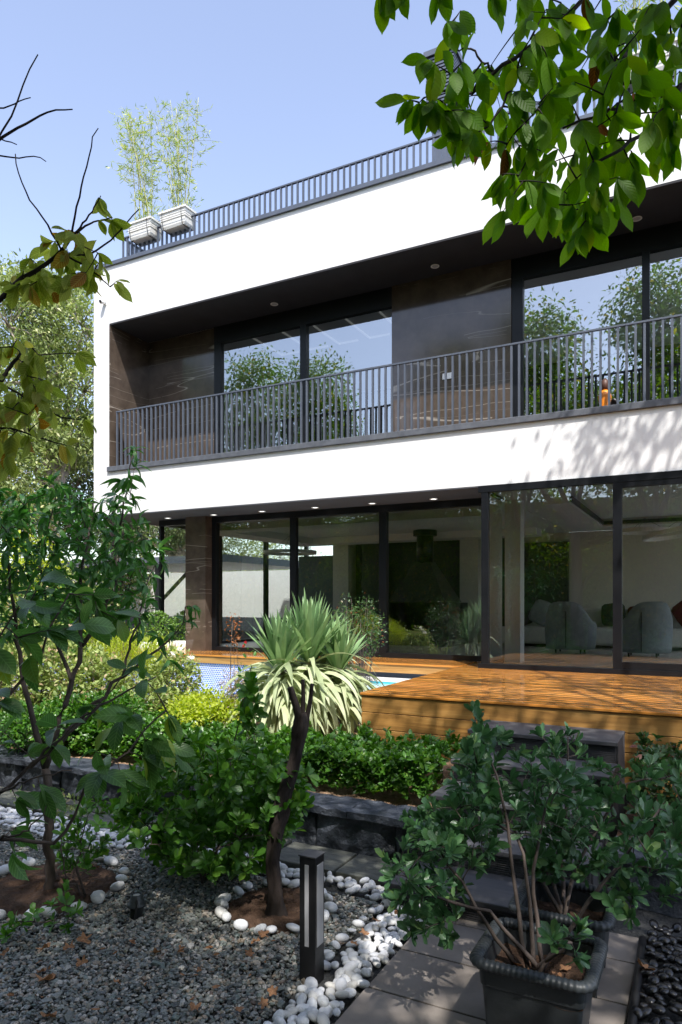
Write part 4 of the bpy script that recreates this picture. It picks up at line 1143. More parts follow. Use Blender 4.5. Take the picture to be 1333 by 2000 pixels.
for (x, y, lum, nm, nl) in ((-3.0, -1.4, [((-4.6, -1.3, 6.8), 1.5), ((-3.1, -0.9, 6.4), 1.5), ((-2.5, -0.1, 6.3), 1.2), ((-6.4, -1.0, 6.8), 1.4)], 'broad walnut tree just behind the viewer, left', 2300),):
    tree('tree', nm, 'tree', (x, y, -0.03), (x, y, 3.6), lum, nl, 0.15, 0.034, M['L_shade'], M['bark2'], 'shade trees over the garden', 0.16, 0.26)

hb = thing('tall_hedge', 'tall dense garden hedge behind the viewer mirrored in the lower panes', 'hedge', (-8, -6.8, -0.03))
b = MB(); b.box(-27, 9, -7.1, -6.9, -0.03, 5.2); obj('wall_face', b, M['bark2'], hb)
k = 46000; P = np.stack([R.uniform(-27, 9, k), -6.7 + R.normal(size=k) * 0.22, R.uniform(0, 1, k) ** 0.9 * 6.4], -1); P[:, 2] *= 1 + 0.12 * np.sin(P[:, 0] * 1.3)
D = rdir(k) + np.array([0, 0.6, 0.2]); leaves('foliage', M['L_shade'], hb, P, D, rdir(k) + np.array([0, 0.6, 0.5]), R.uniform(0.14, 0.26, k), R.uniform(0.035, 0.06, k), 'lo', 0.2)

# the tree on the right: trunk outside the picture, one low branch hanging into it
big = thing('walnut_tree', 'big tree on the right whose low leafy branch hangs across the upper right corner', 'tree', (2.7, 1.3, 0))
G = Grow()
G.stem([(2.7, 1.3, -0.03), (2.62, 1.3, 1.6), (2.5, 1.35, 3.2)], 0.17, 0.12, 12, 12, 0.01)
P = []; D = []
for c, r, nl in (((-0.8, 0.7, 6.4), (1.2, 1.2, 1.0), 2100), ((1.0, 0.6, 6.9), (0.9, 0.8, 0.6), 620), ((2.5, 0.6, 6.6), (1.3, 1.5, 1.3), 2200), ((0.0, -1.6, 7.3), (1.7, 1.5, 1.3), 1300), ((2.0, -1.2, 7.2), (1.7, 1.6, 1.4), 1500), ((3.4, 1.6, 6.8), 1.6, 1200),
                 ((1.0, 4.1, 6.9), (1.5, 1.2, 0.45), -600), ((2.2, 3.6, 8.0), (1.6, 1.4, 0.8), -500), ((1.4, 2.0, 7.4), (1.9, 0.6, 0.8), 1500), ((1.6, 6.25, 8.55), (1.4, 0.5, 0.55), -620), ((0.25, 6.2, 8.4), (0.55, 0.4, 0.35), 60), ((3.2, 4.4, 8.0), 1.5, 900), ((0.6, 2.4, 7.2), (1.0, 0.9, 0.8), 420)):
    c = np.array(c); r = np.broadcast_to(np.array(r, float), (3,)); a_ = np.array([2.5, 1.35, 3.2])
    G.stem(bez(a_, (a_ + c) / 2 + np.array([0.2, -0.2, 0.7]), c, 8), 0.075, 0.02, 10, 7, 0.02)
    per = 26 if nl < 0 else 12; spd = 0.13 if nl < 0 else 0.22; nl = abs(nl)
    ncl = nl // per; d = rdir(ncl); cc = c + d * (R.uniform(0.15, 1, ncl) ** 0.5)[:, None] * r
    for q in cc[::6]: G.mb.tube(bez(c, (c + q) / 2 + R.normal(size=3) * 0.1, q, 5), np.linspace(0.014, 0.004, 5), 4)
    pp = cc[:, None] + R.normal(size=(ncl, per, 3)) * spd; dd = d[:, None] * 0.6 + R.normal(size=(ncl, per, 3)) * 0.8; dd[..., 2] -= 0.4
    P.append(pp.reshape(-1, 3)); D.append(dd.reshape(-1, 3))
obj('trunk', G.mb, M['bark2'], big, True)
P = np.concatenate(P); D = np.concatenate(D); n = len(P); N_ = rdir(n); N_[:, 2] = np.abs(N_[:, 2]) + 0.4
leaves('crown', M['L_shade'], big, P, D, N_, R.uniform(0.11, 0.17, n), R.uniform(0.03, 0.042, n), 'lo', 0.25)
# the low branch
G = Grow()
tb = 2.1
def S(pts, r0, r1, n=12): return G.stem([px(*p) for p in pts], r0, r1, n, 7, 0.004)
G.stem([(2.52, 1.34, 3.0), (1.7, 1.7, 3.35), px(1420, -60, 2.2)], 0.04, 0.018, 10, 7)
S([(1420, -60, 2.2), (1312, 0, 2.2), (1275, 45, 2.2), (1232, 95, 2.15), (1215, 120, 2.1)], 0.011, 0.006)
S([(1420, -60, 2.2), (1260, -80, 2.1), (1147, 0, 2.1), (1087, 55, 2.08), (1057, 82, 2.05), (1022, 105, 2.05), (967, 142, 2.0), (940, 170, 2.0), (922, 182, 2.0)], 0.009, 0.005, 18)
G.stem([(2.52, 1.34, 3.0), (1.5, 1.75, 3.2), px(1430, 110, 2.15)], 0.03, 0.014, 10, 7)
S([(1430, 110, 2.15), (1333, 165, 2.15), (1312, 175, 2.15), (1247, 160, 2.1), (1190, 165, 2.1)], 0.010, 0.005)
S([(1333, 165, 2.15), (1302, 215, 2.1), (1232, 280, 2.05), (1200, 300, 2.0), (1150, 330, 2.0)], 0.008, 0.004)
S([(1312, 175, 2.15), (1250, 195, 2.2), (1180, 220, 2.2), (1100, 250, 2.2)], 0.007, 0.003)
S([(1022, 105, 2.05), (1000, 180, 2.0), (960, 240, 1.98), (905, 275, 1.95)], 0.005, 0.002)
S([(967, 142, 2.0), (930, 100, 2.0), (890, 95, 1.98)], 0.004, 0.002)
S([(922, 182, 2.0), (880, 170, 1.98), (830, 190, 1.95)], 0.004, 0.002)
S([(1260, -80, 2.1), (1100, -90, 2.0), (950, -60, 1.95), (850, -50, 1.95), (740, -60, 1.95)], 0.006, 0.003)
POLR = [(1345, -10), (1040, -10), (1000, 100), (940, 130), (880, 150), (850, 200), (905, 260), (930, 250), (985, 330), (1000, 390), (1060, 380), (1130, 430), (1190, 390), (1240, 345), (1260, 260), (1345, 280)]
G.twigs(scatter_px(POLR, 125, 1.85, 2.45, 22), 0.0022, 0.05, 7)
G.twigs(np.array([px(*p) for p in ((745, -20, 1.95), (790, -25, 1.95), (860, -20, 1.95), (900, 20, 1.95), (960, -15, 1.97), (1020, -20, 2.0), (795, 195, 1.95), (820, 200, 1.95), (860, 195, 1.95), (835, 115, 1.93), (875, 40, 1.93), (850, 125, 1.93), (885, 140, 1.93), (845, 195, 1.93), (872, 205, 1.95), (905, 120, 1.95), (1240, 330, 2.05), (1280, 300, 2.1), (1300, 260, 2.1),
                                   (920, 255, 1.95), (895, 260, 1.95), (1000, 340, 2.0), (980, 340, 1.98), (1120, 400, 2.0), (1160, 400, 2.0), (1130, 455, 2.0), (1145, 430, 2.0), (985, 410, 1.98), (1060, 400, 2.0), (1200, 390, 2.0))]), 0.002, 0.05, 6)
obj('low_branch', G.mb, M['twig'], big, True)
P, D = G.along(0.052, 0.45); n = len(P)
down = np.array([0, 0, -1.0])
toward = nrm(px(1000, 250, 1) * np.array([1, 1, 0]))
DD = nrm(D * 0.35 + down * 1.1 + R.normal(size=(n, 3)) * 0.34); NN = nrm(-toward * 0.75 + R.normal(size=(n, 3)) * 0.65)
Lf = R.uniform(0.055, 0.105, n)
P2, D2 = G.tips(); n2 = len(P2)
P = np.vstack([P, P2, P2]); DD = np.vstack([DD, nrm(D2 * 0.4 + down + R.normal(size=(n2, 3)) * 0.25), nrm(D2 * 0.6 + down + R.normal(size=(n2, 3)) * 0.5)])
NN = np.vstack([NN, nrm(-toward + R.normal(size=(2 * n2, 3)) * 0.5)]); Lf = np.r_[Lf, R.uniform(0.075, 0.118, 2 * n2)]
n = len(P); isd = R.uniform(size=n) < 0.018
leaves('low_leaves', M['L_over'], big, P[~isd], DD[~isd], NN[~isd], Lf[~isd], Lf[~isd] * R.uniform(0.165, 0.225, (~isd).sum()), 'hi', R.normal(0.16, 0.12, (~isd).sum()), R.uniform(0.05, 0.3, (~isd).sum()), wave=0.012)
leaves('withered_leaves', M['L_dead'], big, P[isd], DD[isd], NN[isd], Lf[isd] * 0.8, Lf[isd] * 0.16, 'hi', 0.5, 0.5, wave=0.04)

# fruit tree on the left: trunk outside the picture, olive coloured branches and bare twigs inside
ft = thing('fruit_tree', 'fruit tree with yellowing olive leaves and bare twigs reaching in from the upper left', 'tree', (-2.75, 1.15, 0))
G = Grow(); S = lambda pts, r0, r1, n=12: G.stem([px(*p) for p in pts], r0, r1, n, 6, 0.0012)
G.stem([(-2.75, 1.15, -0.03), (-2.7, 1.15, 1.0), (-2.5, 1.2, 2.0), px(-120, 700, 2.2)], 0.06, 0.02, 14, 8, 0.01)
S([(-120, 700, 2.2), (0, 585, 2.1), (45, 540, 2.1), (88, 517, 2.1), (121, 493, 2.1), (139, 463, 2.1)], 0.011, 0.005, 16)
for pts in ([(121, 490), (88, 430), (55, 385), (42, 355), (34, 330), (30, 300)], [(139, 463), (150, 400), (165, 340), (178, 290), (182, 265), (192, 250)], [(139, 463), (160, 440), (178, 415), (197, 382)],
            [(150, 455), (170, 438), (193, 430), (218, 425)], [(125, 495), (170, 500), (190, 488), (215, 470), (232, 450), (245, 435), (262, 420), (272, 408)], [(130, 500), (160, 515), (195, 540), (215, 560)]):
    S([(u_, v_, 2.1) for u_, v_ in pts], 0.0035, 0.0016, 12)
S([(-120, 560, 2.2), (-40, 330, 2.2), (0, 262, 2.2), (25, 222, 2.2), (35, 198, 2.2), (48, 160, 2.2), (62, 125, 2.2), (74, 106, 2.2)], 0.006, 0.002, 16)
S([(-20, 285, 2.2), (30, 252, 2.2), (70, 230, 2.2), (105, 214, 2.2), (142, 213, 2.2)], 0.005, 0.0018, 12)
S([(-40, 215, 2.25), (0, 210, 2.25), (18, 207, 2.25), (40, 195, 2.25), (60, 190, 2.25)], 0.003, 0.0015, 10)
S([(-30, 300, 2.2), (0, 304, 2.2), (30, 308, 2.2), (70, 305, 2.2), (90, 315, 2.2)], 0.0028, 0.0014, 10)
S([(-20, 262, 2.2), (0, 271, 2.2), (33, 282, 2.2)], 0.0028, 0.0014, 6)
G.stem([(-2.7, 1.15, 1.2), px(-100, 880, 2.1), px(0, 745, 2.0)], 0.016, 0.008, 10, 6)
S([(0, 745, 2.0), (25, 712, 2.0), (40, 690, 2.0)], 0.007, 0.004)
S([(0, 750, 2.0), (60, 780, 2.0), (120, 815, 2.0)], 0.004, 0.002)
S([(-60, 830, 2.0), (30, 838, 2.0), (110, 865, 2.0)], 0.004, 0.002)
G.stem([(-2.7, 1.15, 1.2), px(-60, 830, 2.0)], 0.012, 0.005, 8, 6)
ns = len(G.tw)
G.twigs(scatter_px([(5, 560), (35, 520), (100, 470), (140, 445), (200, 470), (215, 530), (160, 560), (60, 570)], 34, 2.0, 2.2, 12), 0.0016, 0.04, 6)
G.twigs(scatter_px([(-20, 650), (30, 650), (80, 690), (110, 740), (120, 810), (70, 860), (-20, 930)], 34, 1.9, 2.1, 14), 0.0016, 0.04, 6)
G.twigs(np.array([px(193, 430, 2.1), px(220, 430, 2.1), px(228, 548, 2.1), px(192, 385, 2.1), px(150, 690, 2.0), px(130, 870, 2.0), px(165, 820, 2.0)]), 0.0014, 0.02, 5)
obj('trunk', G.mb, M['twig'], ft, True)
P, D = G.along(0.034, 0.5); P2, D2 = G.tips(); P = np.vstack([P, P2, P2]); D = np.vstack([D, D2, D2]); n = len(P)
tw_ = nrm(px(100, 600, 1) * np.array([1, 1, 0]))
DD = nrm(D * 0.5 + down * 0.75 + R.normal(size=(n, 3)) * 0.4); NN = nrm(-tw_ * 0.6 + np.array([0, 0, 0.3]) + R.normal(size=(n, 3)) * 0.6)
Lf = R.uniform(0.042, 0.078, n)
leaves('foliage', M['L_fruit'], ft, P, DD, NN, Lf, Lf * R.uniform(0.2, 0.26, n), 'hi', R.normal(0.3, 0.2, n), R.uniform(0.05, 0.4, n), wave=0.02)

# peach tree with curled leaves
pt = thing('peach_tree', 'slender peach tree with curled green leaves rising from the ringed soil on the left', 'tree', (-3.53, 2.95, 0))
G = Grow(); S = lambda pts, r0, r1, n=14: G.stem([px(*p) for p in pts], r0, r1, n, 8, 0.008)
S([(100, 1752, 4.24), (95, 1640, 4.2), (92, 1560, 4.2), (88, 1500, 4.2)], 0.03, 0.024)
S([(88, 1500, 4.2), (60, 1400, 4.2), (40, 1290, 4.2), (20, 1180, 4.1), (15, 1080, 4.1)], 0.02, 0.006)
S([(88, 1500, 4.2), (118, 1410, 4.1), (140, 1330, 4.1), (160, 1262, 4.1), (158, 1190, 4.1), (160, 1110, 4.1), (175, 1030, 4.1)], 0.022, 0.006, 18)
S([(160, 1262, 4.1), (205, 1195, 4.1), (228, 1130, 4.1), (235, 1050, 4.2), (240, 980, 4.2), (250, 930, 4.2), (262, 888, 4.2)], 0.014, 0.003, 18)
S([(108, 1460, 4.1), (175, 1385, 4.0), (240, 1320, 4.0), (300, 1275, 4.0), (345, 1240, 4.0), (362, 1185, 4.0)], 0.016, 0.003, 16)
S([(240, 1320, 4.0), (262, 1250, 4.0), (275, 1180, 4.0), (300, 1110, 4.1)], 0.008, 0.003)
S([(140, 1330, 4.1), (100, 1230, 4.2), (80, 1120, 4.2), (95, 1010, 4.2), (110, 965, 4.2)], 0.012, 0.004)
POLP = [(-30, 960), (60, 960), (110, 935), (160, 980), (205, 990), (238, 920), (262, 880), (272, 900), (255, 970), (290, 1040), (325, 1090), (310, 1150), (290, 1200), (290, 1220), (230, 1230), (150, 1220), (60, 1240), (-30, 1260)]
G.twigs(scatter_px(POLP, 250, 3.8, 4.7, 9), 0.0022, 0.08, 6)
G.twigs(np.array([px(*p) for p in ((262, 880, 4.2), (240, 945, 4.2), (225, 975, 4.2), (340, 1235, 4.0), (310, 1245, 4.0), (375, 1185, 4.0), (365, 1215, 4.0), (100, 945, 4.2), (330, 1290, 4.0), (270, 1235, 4.0))]), 0.002, 0.03, 5)
obj('trunk', G.mb, M['bark2'], pt, True)
P, D = G.along(0.030, 0.2); P2, D2 = G.tips(); P = np.vstack([P] + [P2] * 5); D = np.vstack([D] + [D2] * 5); n = len(P)
DD = nrm(D * 0.7 + R.normal(size=(n, 3)) * 0.6 + [0, 0, 0.05]); NN = rdir(n); NN[:, 2] = np.abs(NN[:, 2]) + 0.5
Lf = R.uniform(0.055, 0.10, n)
leaves('foliage', M['L_peach'], pt, P, DD, NN, Lf, Lf * R.uniform(0.13, 0.17, n), 'hi', R.uniform(0.5, 1.4, n), R.uniform(0.2, 0.7, n), wave=0.015)

# broad leaved shrub in the left foreground
bs = thing('broadleaf_shrub', 'foreground shrub with large ribbed leaves on dark stems at the lower left', 'shrub', (-2.55, 1.0, 0))
G = Grow(); S = lambda pts, r0, r1, n=12: G.stem([px(*p) for p in pts], r0, r1, n, 7, 0.005)
G.stem([(-2.55, 1.0, -0.03), (-2.5, 1.1, 0.5), px(-90, 1600, 2.6)], 0.03, 0.014, 10, 8, 0.01)
S([(-90, 1600, 2.6), (0, 1548, 2.6), (60, 1500, 2.6), (135, 1433, 2.6), (204, 1370, 2.65), (267, 1345, 2.65), (305, 1322, 2.7)], 0.009, 0.003, 16)
S([(-90, 1600, 2.6), (0, 1640, 2.5), (100, 1650, 2.5), (140, 1610, 2.5), (174, 1529, 2.5), (210, 1505, 2.5), (249, 1463, 2.5), (285, 1427, 2.55), (325, 1388, 2.55)], 0.009, 0.003, 18)
S([(-90, 1600, 2.6), (-40, 1440, 2.5), (0, 1375, 2.5), (60, 1320, 2.5), (100, 1230, 2.5), (135, 1160, 2.5)], 0.010, 0.003, 14)
S([(-40, 1440, 2.5), (-20, 1280, 2.4), (30, 1200, 2.4), (60, 1140, 2.4)], 0.006, 0.002)
S([(0, 1548, 2.6), (60, 1520, 2.5), (140, 1505, 2.5)], 0.005, 0.002)
S([(60, 1500, 2.6), (120, 1440, 2.6), (177, 1390, 2.6), (222, 1345, 2.6)], 0.006, 0.002)
S([(0, 1640, 2.5), (60, 1620, 2.4), (90, 1575, 2.4)], 0.005, 0.002)
G.twigs(scatter_px([(-20, 1140), (100, 1120), (200, 1160), (215, 1200), (120, 1270), (60, 1300), (-20, 1330)], 10, 2.3, 2.6, 34), 0.002, 0.03, 5)
G.twigs(scatter_px([(-20, 1330), (120, 1330), (240, 1290), (330, 1310), (320, 1400), (300, 1460), (180, 1560), (90, 1640), (-20, 1700)], 16, 2.35, 2.7, 36), 0.002, 0.03, 5)
G.twigs(np.array([px(*p) for p in ((330, 1400, 2.55), (300, 1440, 2.5), (255, 1400, 2.5), (345, 1470, 2.55), (280, 1480, 2.5), (60, 1180, 2.4), (190, 1190, 2.5), (240, 1520, 2.5), (230, 1210, 2.5))]), 0.002, 0.03, 5)
obj('stems', G.mb, M['bark2'], bs, True)
P, D = G.along(0.10, 0.55); P2, D2 = G.tips(); P = np.vstack([P, P2, P2]); D = np.vstack([D, D2, D2]); n = len(P)
DD = nrm(D * 0.7 + np.array([0.4, 0.2, -0.25]) + R.normal(size=(n, 3)) * 0.5); NN = R.normal(size=(n, 3)) * 0.45 + np.array([0, -0.35, 0.8])
Lf = R.uniform(0.085, 0.14, n)
leaves('foliage', M['L_broad'], bs, P, DD, NN, Lf, Lf * R.uniform(0.2, 0.25, n), 'hi', R.normal(0.3, 0.15, n), R.uniform(0.1, 0.45, n), wave=0.012)


def shrub(name, label, base, stems, polys, mat, L, k, spread, bark, group=None, kind='ob', wr=0.24, r=0.008, tw=0.002):
    t = thing(name, label, 'shrub', tuple(base), group); G = Grow(); base = np.array(base, float)
    for s_ in stems:
        G.stem([base + R.normal(size=3) * [0.03, 0.03, 0]] + [np.array(p) for p in s_], r, r * 0.35, 10, 6, 0.006)
    for (pl, n_, t0, t1, md) in polys: G.twigs(scatter_px(pl, n_, t0, t1, md), tw, 0.10, 6)
    obj('stems', G.mb, bark, t, True)
    P2, D2 = G.tips(); D2 = nrm(D2 * 0.6 + np.array([0, 0, 0.6])); P, D, Nn = whorl(P2, D2, k, spread)
    Pa, Da = G.along(0.028, 0.55); m = len(Pa); da = nrm(Da * 0.5 + rdir(m) * 0.9 + [0, 0, 0.3])
    P = np.vstack([P, Pa]); D = np.vstack([D, da]); Nn = np.vstack([Nn, nrm(Da + np.array([0, 0, 0.6]))]); n = len(P)
    Lf = R.uniform(0.6, 1.15, n) * L
    leaves('foliage', mat, t, P, D, Nn, Lf, Lf * R.uniform(wr * 0.85, wr * 1.15, n), kind, R.normal(0.12, 0.15, n), R.uniform(0.1, 0.5, n))
    return t


shrub('shrub', 'bright green glossy shrub on the gravel behind the pruned trunk', (-2.80, 3.50, 0), [[px(300, 1620, 4.3), px(270, 1560, 4.3)], [px(380, 1600, 4.3), px(360, 1480, 4.3)], [px(440, 1600, 4.2), px(450, 1480, 4.2), px(492, 1300, 4.2)],
      [px(500, 1600, 4.1), px(560, 1500, 4.2)], [px(420, 1660, 4.0), px(470, 1640, 3.9)], [px(340, 1680, 4.1), px(310, 1650, 4.0)]],
      [([(232, 1570), (262, 1500), (330, 1475), (380, 1440), (470, 1460), (560, 1475), (605, 1500), (600, 1560), (570, 1640), (480, 1720), (350, 1700), (260, 1650)], 400, 3.85, 4.7, 6), ([(470, 1440), (484, 1300), (500, 1300), (500, 1440)], 12, 4.1, 4.3, 9)],
      M['L_bush'], 0.085, 8, 0.85, M['bark2'], wr=0.22)
shrub('shrub', 'young leafy shoots beside the ringed soil at the lower left', (-3.25, 2.95, 0), [[px(150, 1700, 4.0), px(170, 1600, 4.0)], [px(130, 1720, 3.9), px(120, 1640, 3.9)], [px(100, 1800, 3.7), px(40, 1800, 3.6)]],
      [([(115, 1600), (180, 1560), (225, 1550), (220, 1640), (170, 1700), (120, 1700)], 44, 3.8, 4.3, 10), ([(90, 1740), (150, 1730), (150, 1830), (90, 1830)], 9, 3.6, 3.9, 12), ([(5, 1790), (70, 1780), (70, 1830), (5, 1830)], 5, 3.5, 3.7, 14)], M['L_bush'], 0.062, 7, 0.85, M['bark2'], wr=0.22)
shrub('potted_shrub', 'dark glossy shrub spreading from the nearest charcoal pot', (-0.60, 2.86, 0.26), [[px(900, 1720, 2.9), px(840, 1640, 2.95)], [px(960, 1780, 2.85), px(860, 1760, 2.85), px(800, 1700, 2.85)], [px(1000, 1700, 2.95), px(985, 1560, 3.0), px(935, 1420, 3.1)],
      [px(1040, 1680, 3.0), px(1090, 1500, 3.1)], [px(1150, 1760, 2.75), px(1240, 1660, 2.75), px(1290, 1580, 2.8)], [px(1120, 1840, 2.65), px(1080, 1850, 2.6)], [px(1020, 1640, 3.0), px(900, 1560, 3.1)]],
      [([(745, 1700), (790, 1650), (880, 1640), (915, 1740), (880, 1860), (800, 1820)], 38, 2.7, 3.05, 15), ([(790, 1600), (880, 1560), (935, 1400), (960, 1500), (985, 1600), (960, 1690), (850, 1690)], 74, 2.85, 3.25, 14),
       ([(1000, 1560), (1090, 1430), (1150, 1520), (1180, 1640), (1040, 1680)], 38, 2.9, 3.3, 14), ([(1190, 1690), (1240, 1600), (1320, 1560), (1330, 1740), (1240, 1800), (1180, 1780)], 28, 2.6, 2.9, 16), ([(1060, 1830), (1150, 1800), (1140, 1880)], 5, 2.5, 2.65, 14)],
      M['L_pitto'], 0.074, 9, 0.68, M['bark2'], 'potted shrubs', wr=0.185, r=0.011)
shrub('potted_shrub', 'dark glossy shrub growing in the rear charcoal pot before the steps', (-0.58, 3.40, 0.26), [[px(1060, 1680, 3.5), px(1040, 1500, 3.6)], [px(1100, 1680, 3.5), px(1110, 1440, 3.5)], [px(1130, 1680, 3.4), px(1230, 1520, 3.4), px(1300, 1520, 3.4)], [px(1020, 1650, 3.5), px(930, 1500, 3.6), px(930, 1390, 3.6)]],
      [([(890, 1560), (930, 1380), (1000, 1470), (1100, 1410), (1165, 1500), (1250, 1490), (1340, 1500), (1340, 1620), (1220, 1660), (1000, 1640)], 95, 3.3, 3.8, 14), ([(1020, 1640), (1180, 1640), (1180, 1710), (1050, 1720)], 26, 3.2, 3.5, 14)],
      M['L_pitto'], 0.078, 9, 0.68, M['bark2'], 'potted shrubs', wr=0.185, r=0.011)


def hedge(name, label, x0, x1, y0, y1, z0, zt, n, mat, L):
    t = thing(name, label, 'hedge', ((x0 + x1) / 2, (y0 + y1) / 2, z0))
    b = MB()
    ym = (y0 + y1) / 2; b.tube([(x0, ym, z0 + 0.01), (x1, ym, z0 + 0.01)], 0.02, 6)
    for i in range(int((x1 - x0) * 14)):
        x, y = R.uniform(x0, x1), R.uniform(y0 + 0.08, y1 - 0.08); h = zt(x) - z0
        b.tube(bez((x, ym, z0), (x + R.normal() * 0.05, y, z0 + h * 0.35), (x + R.normal() * 0.1, y + R.normal() * 0.1, z0 + h * 0.85), 6), np.linspace(0.006, 0.002, 6), 4)
    obj('stems', b, M['bark2'], t, True)
    m = n // 7; X = R.uniform(x0, x1, m); Y = R.uniform(y0, y1, m); q = R.uniform(size=m)
    top = np.array([zt(x) for x in X]) + 0.035 * np.sin(X * 9) + 0.03 * np.sin(X * 23 + Y * 17)
    Z = np.where(q < 0.5, top - R.exponential(0.04, m), z0 + 0.05 + (top - z0 - 0.05) * R.uniform(size=m) ** 0.8)
    fr_ = q > 0.72; Y[fr_] = y0 + R.exponential(0.05, fr_.sum())
    up = R.uniform(size=m) < 0.06; Z[up] += R.uniform(0.02, 0.10, up.sum())
    D = np.stack([R.normal(size=m) * 0.5, R.normal(size=m) * 0.4 - 0.5 * fr_, 0.9 + 0 * X], -1)
    P, D, Nn = whorl(np.stack([X, Y, Z], -1), nrm(D), 7, 0.9); k = len(P); Lf = R.uniform(0.6, 1.2, k) * L
    leaves('foliage', mat, t, P, D, Nn, Lf, Lf * R.uniform(0.2, 0.28, k), 'mid', R.normal(0.15, 0.15, k), 0.3)
    return t


hedge('hedge', 'low clipped green hedge on the stone wall between the pruned trunk and the steps', -6.6, -1.78, 4.74, 5.6, 0.27, lambda x: 0.56 + 0.03 * math.sin(x * 2.1), 30000, M['L_hedge'], 0.058)
hedge('hedge', 'sparse hedge with some reddish leaves right of the steps', -0.42, 1.6, 4.75, 5.5, 0.27, lambda x: 0.80 + 0.05 * math.sin(x * 5), 9000, M['L_red'], 0.055)

# pruned trunk
tr = thing('pruned_tree', 'dark pruned tree trunk with three cut stubs in the pebble ring', 'tree', (-2.13, 3.28, 0))
TP = poly([px(541, 1800, 3.9), px(538, 1730, 3.9), px(533, 1680, 3.9), px(541, 1610, 3.9), px(556, 1550, 3.9), (px(577, 1485, 3.9)), px(590, 1410, 3.9), px(590, 1392, 3.9)], 60)
tt = np.linspace(0, 1, 60); rad = 0.041 + 0.026 * np.exp(-(tt / 0.07) ** 2) + 0.014 * np.exp(-((tt - 0.52) / 0.09) ** 2) + 0.012 * np.exp(-((tt - 0.93) / 0.06) ** 2) - 0.008 * tt
b = MB(); b.tube(TP, rad, 26); V = b.v[0]; c0 = np.repeat(TP, 26, 0); d = V - c0
ang = np.tile(np.arange(26) / 26 * 6.283, 60); hh = np.repeat(tt, 26)
V = c0 + d * (1 + 0.10 * np.sin(3 * ang + hh * 9) + 0.06 * np.sin(7 * ang - hh * 30) + R.normal(size=len(V)) * 0.025)[:, None]; b.v[0] = V
obj('trunk', b, M['bark'], tr, True)
for (u1, v1, u2, v2, r_) in ((588, 1420, 567, 1343, 0.021), (590, 1405, 592, 1328, 0.012), (598, 1410, 610, 1336, 0.012)):
    b = MB(); b.tube(poly([px(u1, v1, 3.9), px((u1 + u2) / 2 + 2, (v1 + v2) / 2, 3.88), px(u2, v2, 3.86)], 8), np.linspace(r_ * 1.25, r_ * 0.85, 8), 10); obj('stub', b, M['bark'], tr, True)

# yucca
yc = thing('yucca', 'large sunlit yucca with green crowns above a skirt of pale drooping blades', 'yucca', (-3.78, 6.45, 0.33))


def blades(name, mat, specs):
    """specs: base, horizontal direction, elevation, length, half width, droop"""
    V = []; Q = []; n = 0; ns_ = 9
    for (p, az, el, L_, wd, dr, tw_) in specs:
        t = np.linspace(0, 1, ns_); e = el - dr * t ** 1.25; ds = L_ / (ns_ - 1)
        hx = np.r_[0, np.cumsum(np.cos(e[:-1]) * ds)]; hz = np.r_[0, np.cumsum(np.sin(e[:-1]) * ds)]
        C = np.stack([p[0] + hx * math.cos(az), p[1] + hx * math.sin(az), p[2] + hz], -1)
        S_ = np.array([-math.sin(az), math.cos(az), 0]); Nn = np.stack([-np.sin(e) * math.cos(az), -np.sin(e) * math.sin(az), np.cos(e)], -1)
        prof = wd * np.clip(np.minimum(0.55 + 1.6 * t, 1.0) * (1 - t ** 3.2), 0.02, 1)
        ca_, sa_ = math.cos(tw_), math.sin(tw_)
        for i in range(ns_):
            s_ = S_ * ca_ + Nn[i] * sa_; nn = Nn[i] * ca_ - S_ * sa_
            V += [C[i] - s_ * prof[i] + nn * prof[i] * 0.22, C[i] - nn * 0.0, C[i] + s_ * prof[i] + nn * prof[i] * 0.22]
        for i in range(ns_ - 1):
            a_ = n + i * 3; Q += [(a_, a_ + 1, a_ + 4, a_ + 3), (a_ + 1, a_ + 2, a_ + 5, a_ + 4)]
        n += ns_ * 3
    V = np.array(V) - rootloc(yc); me = fastmesh(name, V, np.zeros((0, 3), int), np.array(Q)); return link(name, me, mat, yc)


HEADS = [(px(604, 1285, 7.45), 0.98, 0.0, 85), (px(548, 1300, 7.3), 0.85, -0.2, 66), (px(664, 1298, 7.5), 0.72, 0.15, 50), (px(600, 1300, 7.8), 0.75, 0.0, 36)]
for (p, s_, ln, cnt) in HEADS:
    s_ = s_ * 0.93; sp_l = []
    for i in range(cnt):
        f = i / cnt; az = i * 2.39996; el = math.radians(89 - 42 * f ** 0.9) + R.normal() * 0.06
        az2 = math.atan2(math.sin(az), math.cos(az)); sp_l.append((p + np.array([math.cos(az) * 0.04, math.sin(az) * 0.04, 0.05 - 0.12 * f]), az2, el + ln * 0.2 * math.cos(az), s_ * R.uniform(0.56, 0.80), 0.032 * R.uniform(0.8, 1.15), R.uniform(0.0, 0.25) + 0.35 * f ** 3, R.normal() * 0.25))
    blades('rosette', M['L_yucca'], sp_l)
    sk = []
    for i in range(int(cnt * 3.2)):
        az = R.uniform(0, 6.283); sk.append((p + np.array([math.cos(az) * 0.05, math.sin(az) * 0.05, -0.04 - R.uniform(0, 0.42)]), az, R.uniform(-0.9, 0.55), s_ * R.uniform(0.55, 0.98), 0.033 * R.uniform(0.75, 1.2), R.uniform(1.2, 1.9), R.normal() * 0.35))
    blades('skirt', M['L_skirt'], sk)
b = MB()
for (p, s_, ln, cnt) in HEADS: b.tube(poly([(-3.78, 6.45, 0.28), (-3.78 + (p[0] + 3.78) * 0.5, 6.45 + (p[1] - 6.45) * 0.5, 0.75), p + [0, 0, 0.03]], 8), np.linspace(0.09, 0.055, 8), 10)
obj('trunk', b, M['bark3'], yc, True)


